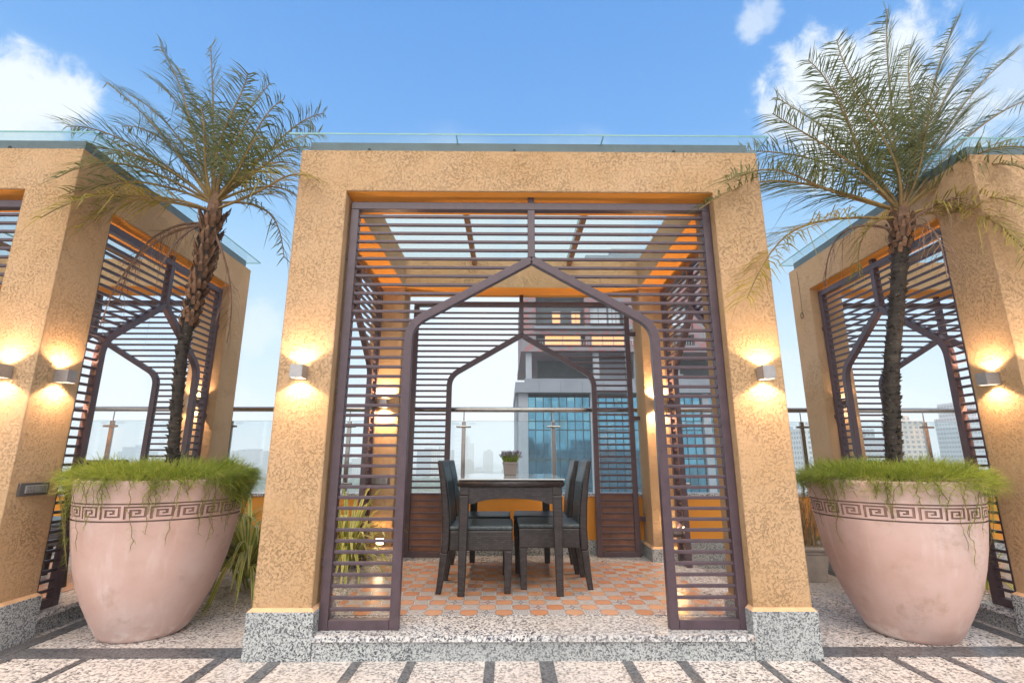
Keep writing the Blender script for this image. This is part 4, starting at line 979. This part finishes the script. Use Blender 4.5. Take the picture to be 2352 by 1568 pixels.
city('bluish tower far left behind the left pavilion screen', -720, 1000, 50, 40, 12, 4, rr, 1)
for i in range(190):
    y = 700+2300*rr.random()**1.3; u = rr.uniform(-1.15, 1.15); x = u*y*1.05
    if 0 < x/y < .52 and y < 900: y += 500
    h = rr.choice((8, 12, 14, 18, 22, 26, 34)) + (rr.uniform(10, 28) if rr.random() < .16 else 0)
    top = -40+h
    if rr.random() < .10: top = rr.uniform(0, 22)
    city('small hazy city block far beyond the glass railing', x, y, rr.uniform(14, 34), rr.uniform(14, 30), top, rr.choice((0, 0, 1, 1, 2, 3)), rr, rr.randrange(6), 'far city blocks')
for i in range(40):
    y = rr.uniform(280, 620); x = y*rr.uniform(.55, 1.15)
    city('pale apartment block in the nearer city on the right', x, y, rr.uniform(12, 20), rr.uniform(12, 20), rr.uniform(-24, -4), rr.choice((0, 0, 1, 2)), rr, rr.randrange(6), 'nearer city blocks')
rb = MB(); rb.box((1, -8, 0), (13, 0, 45.5)); rb.box((14, -8, 0), (46, 0, 43.5)); rb.box((20, -6, 43.51), (27, -1, 46.5)); rb.box((4, -5, 45.51), (8, -1, 47.3))
ro = rb.build('city_block', M['city'][2]); ro.location = (0, -34, -40.04); tag(ro, 'dark stepped block across the street, seen only mirrored in the tower glass', 'building')
# park canopy: one mass of tree crowns
b = MB(); ico = bmesh.new(); bmesh.ops.create_icosphere(ico, subdivisions=2, radius=1); iv = [v.co.copy() for v in ico.verts]; ico_f = [[v.index for v in f.verts] for f in ico.faces]; ico.free()
for i in range(620):
    y = 330+430*rr.random()**.8; x = rr.uniform(-.95, .03)*y; s = rr.uniform(4.5, 9); hz = rr.uniform(.7, 1.1); o = rr.uniform(0, 99)
    b.add([(x+v.x*s*(1+.45*mnoise.noise(v*1.7+Vector((o, 0, 0)))), y+v.y*s*(1+.45*mnoise.noise(v*1.7+Vector((o, 5, 0)))), -40+8+rr.uniform(-1, 1)+v.z*s*hz*(1+.5*mnoise.noise(v*2.1+Vector((o, 0, 7))))) for v in iv], ico_f)
M['canopy'] = leafmat('tree_canopy', ((.018, .045, .015), (.045, .085, .03), (.08, .12, .045)), .8, 0, .35)
tag(b.build('park_canopy', M['canopy']), 'hazy green park treetops below the railing on the left', 'trees', kind='stuff')

# ------------------------------------------------------------------ haze over the city
hz = bpy.data.materials.new('haze'); hz.use_nodes = True; tr = NT(hz.node_tree); tr.n.remove(tr.n['Principled BSDF'])
pv = tr.node('ShaderNodeVolumePrincipled'); tr.set(pv.inputs['Color'], (.985, .992, 1.0)); pv.inputs['Density'].default_value = .0009; pv.inputs['Anisotropy'].default_value = -.1
tr.l.new(pv.outputs[0], tr.n['Material Output'].inputs['Volume'])
b = MB(); b.box((-4800, -250, -42), (4800, 4200, 75)); tag(b.build('haze', hz), 'pale haze over the city', 'haze', kind='stuff')
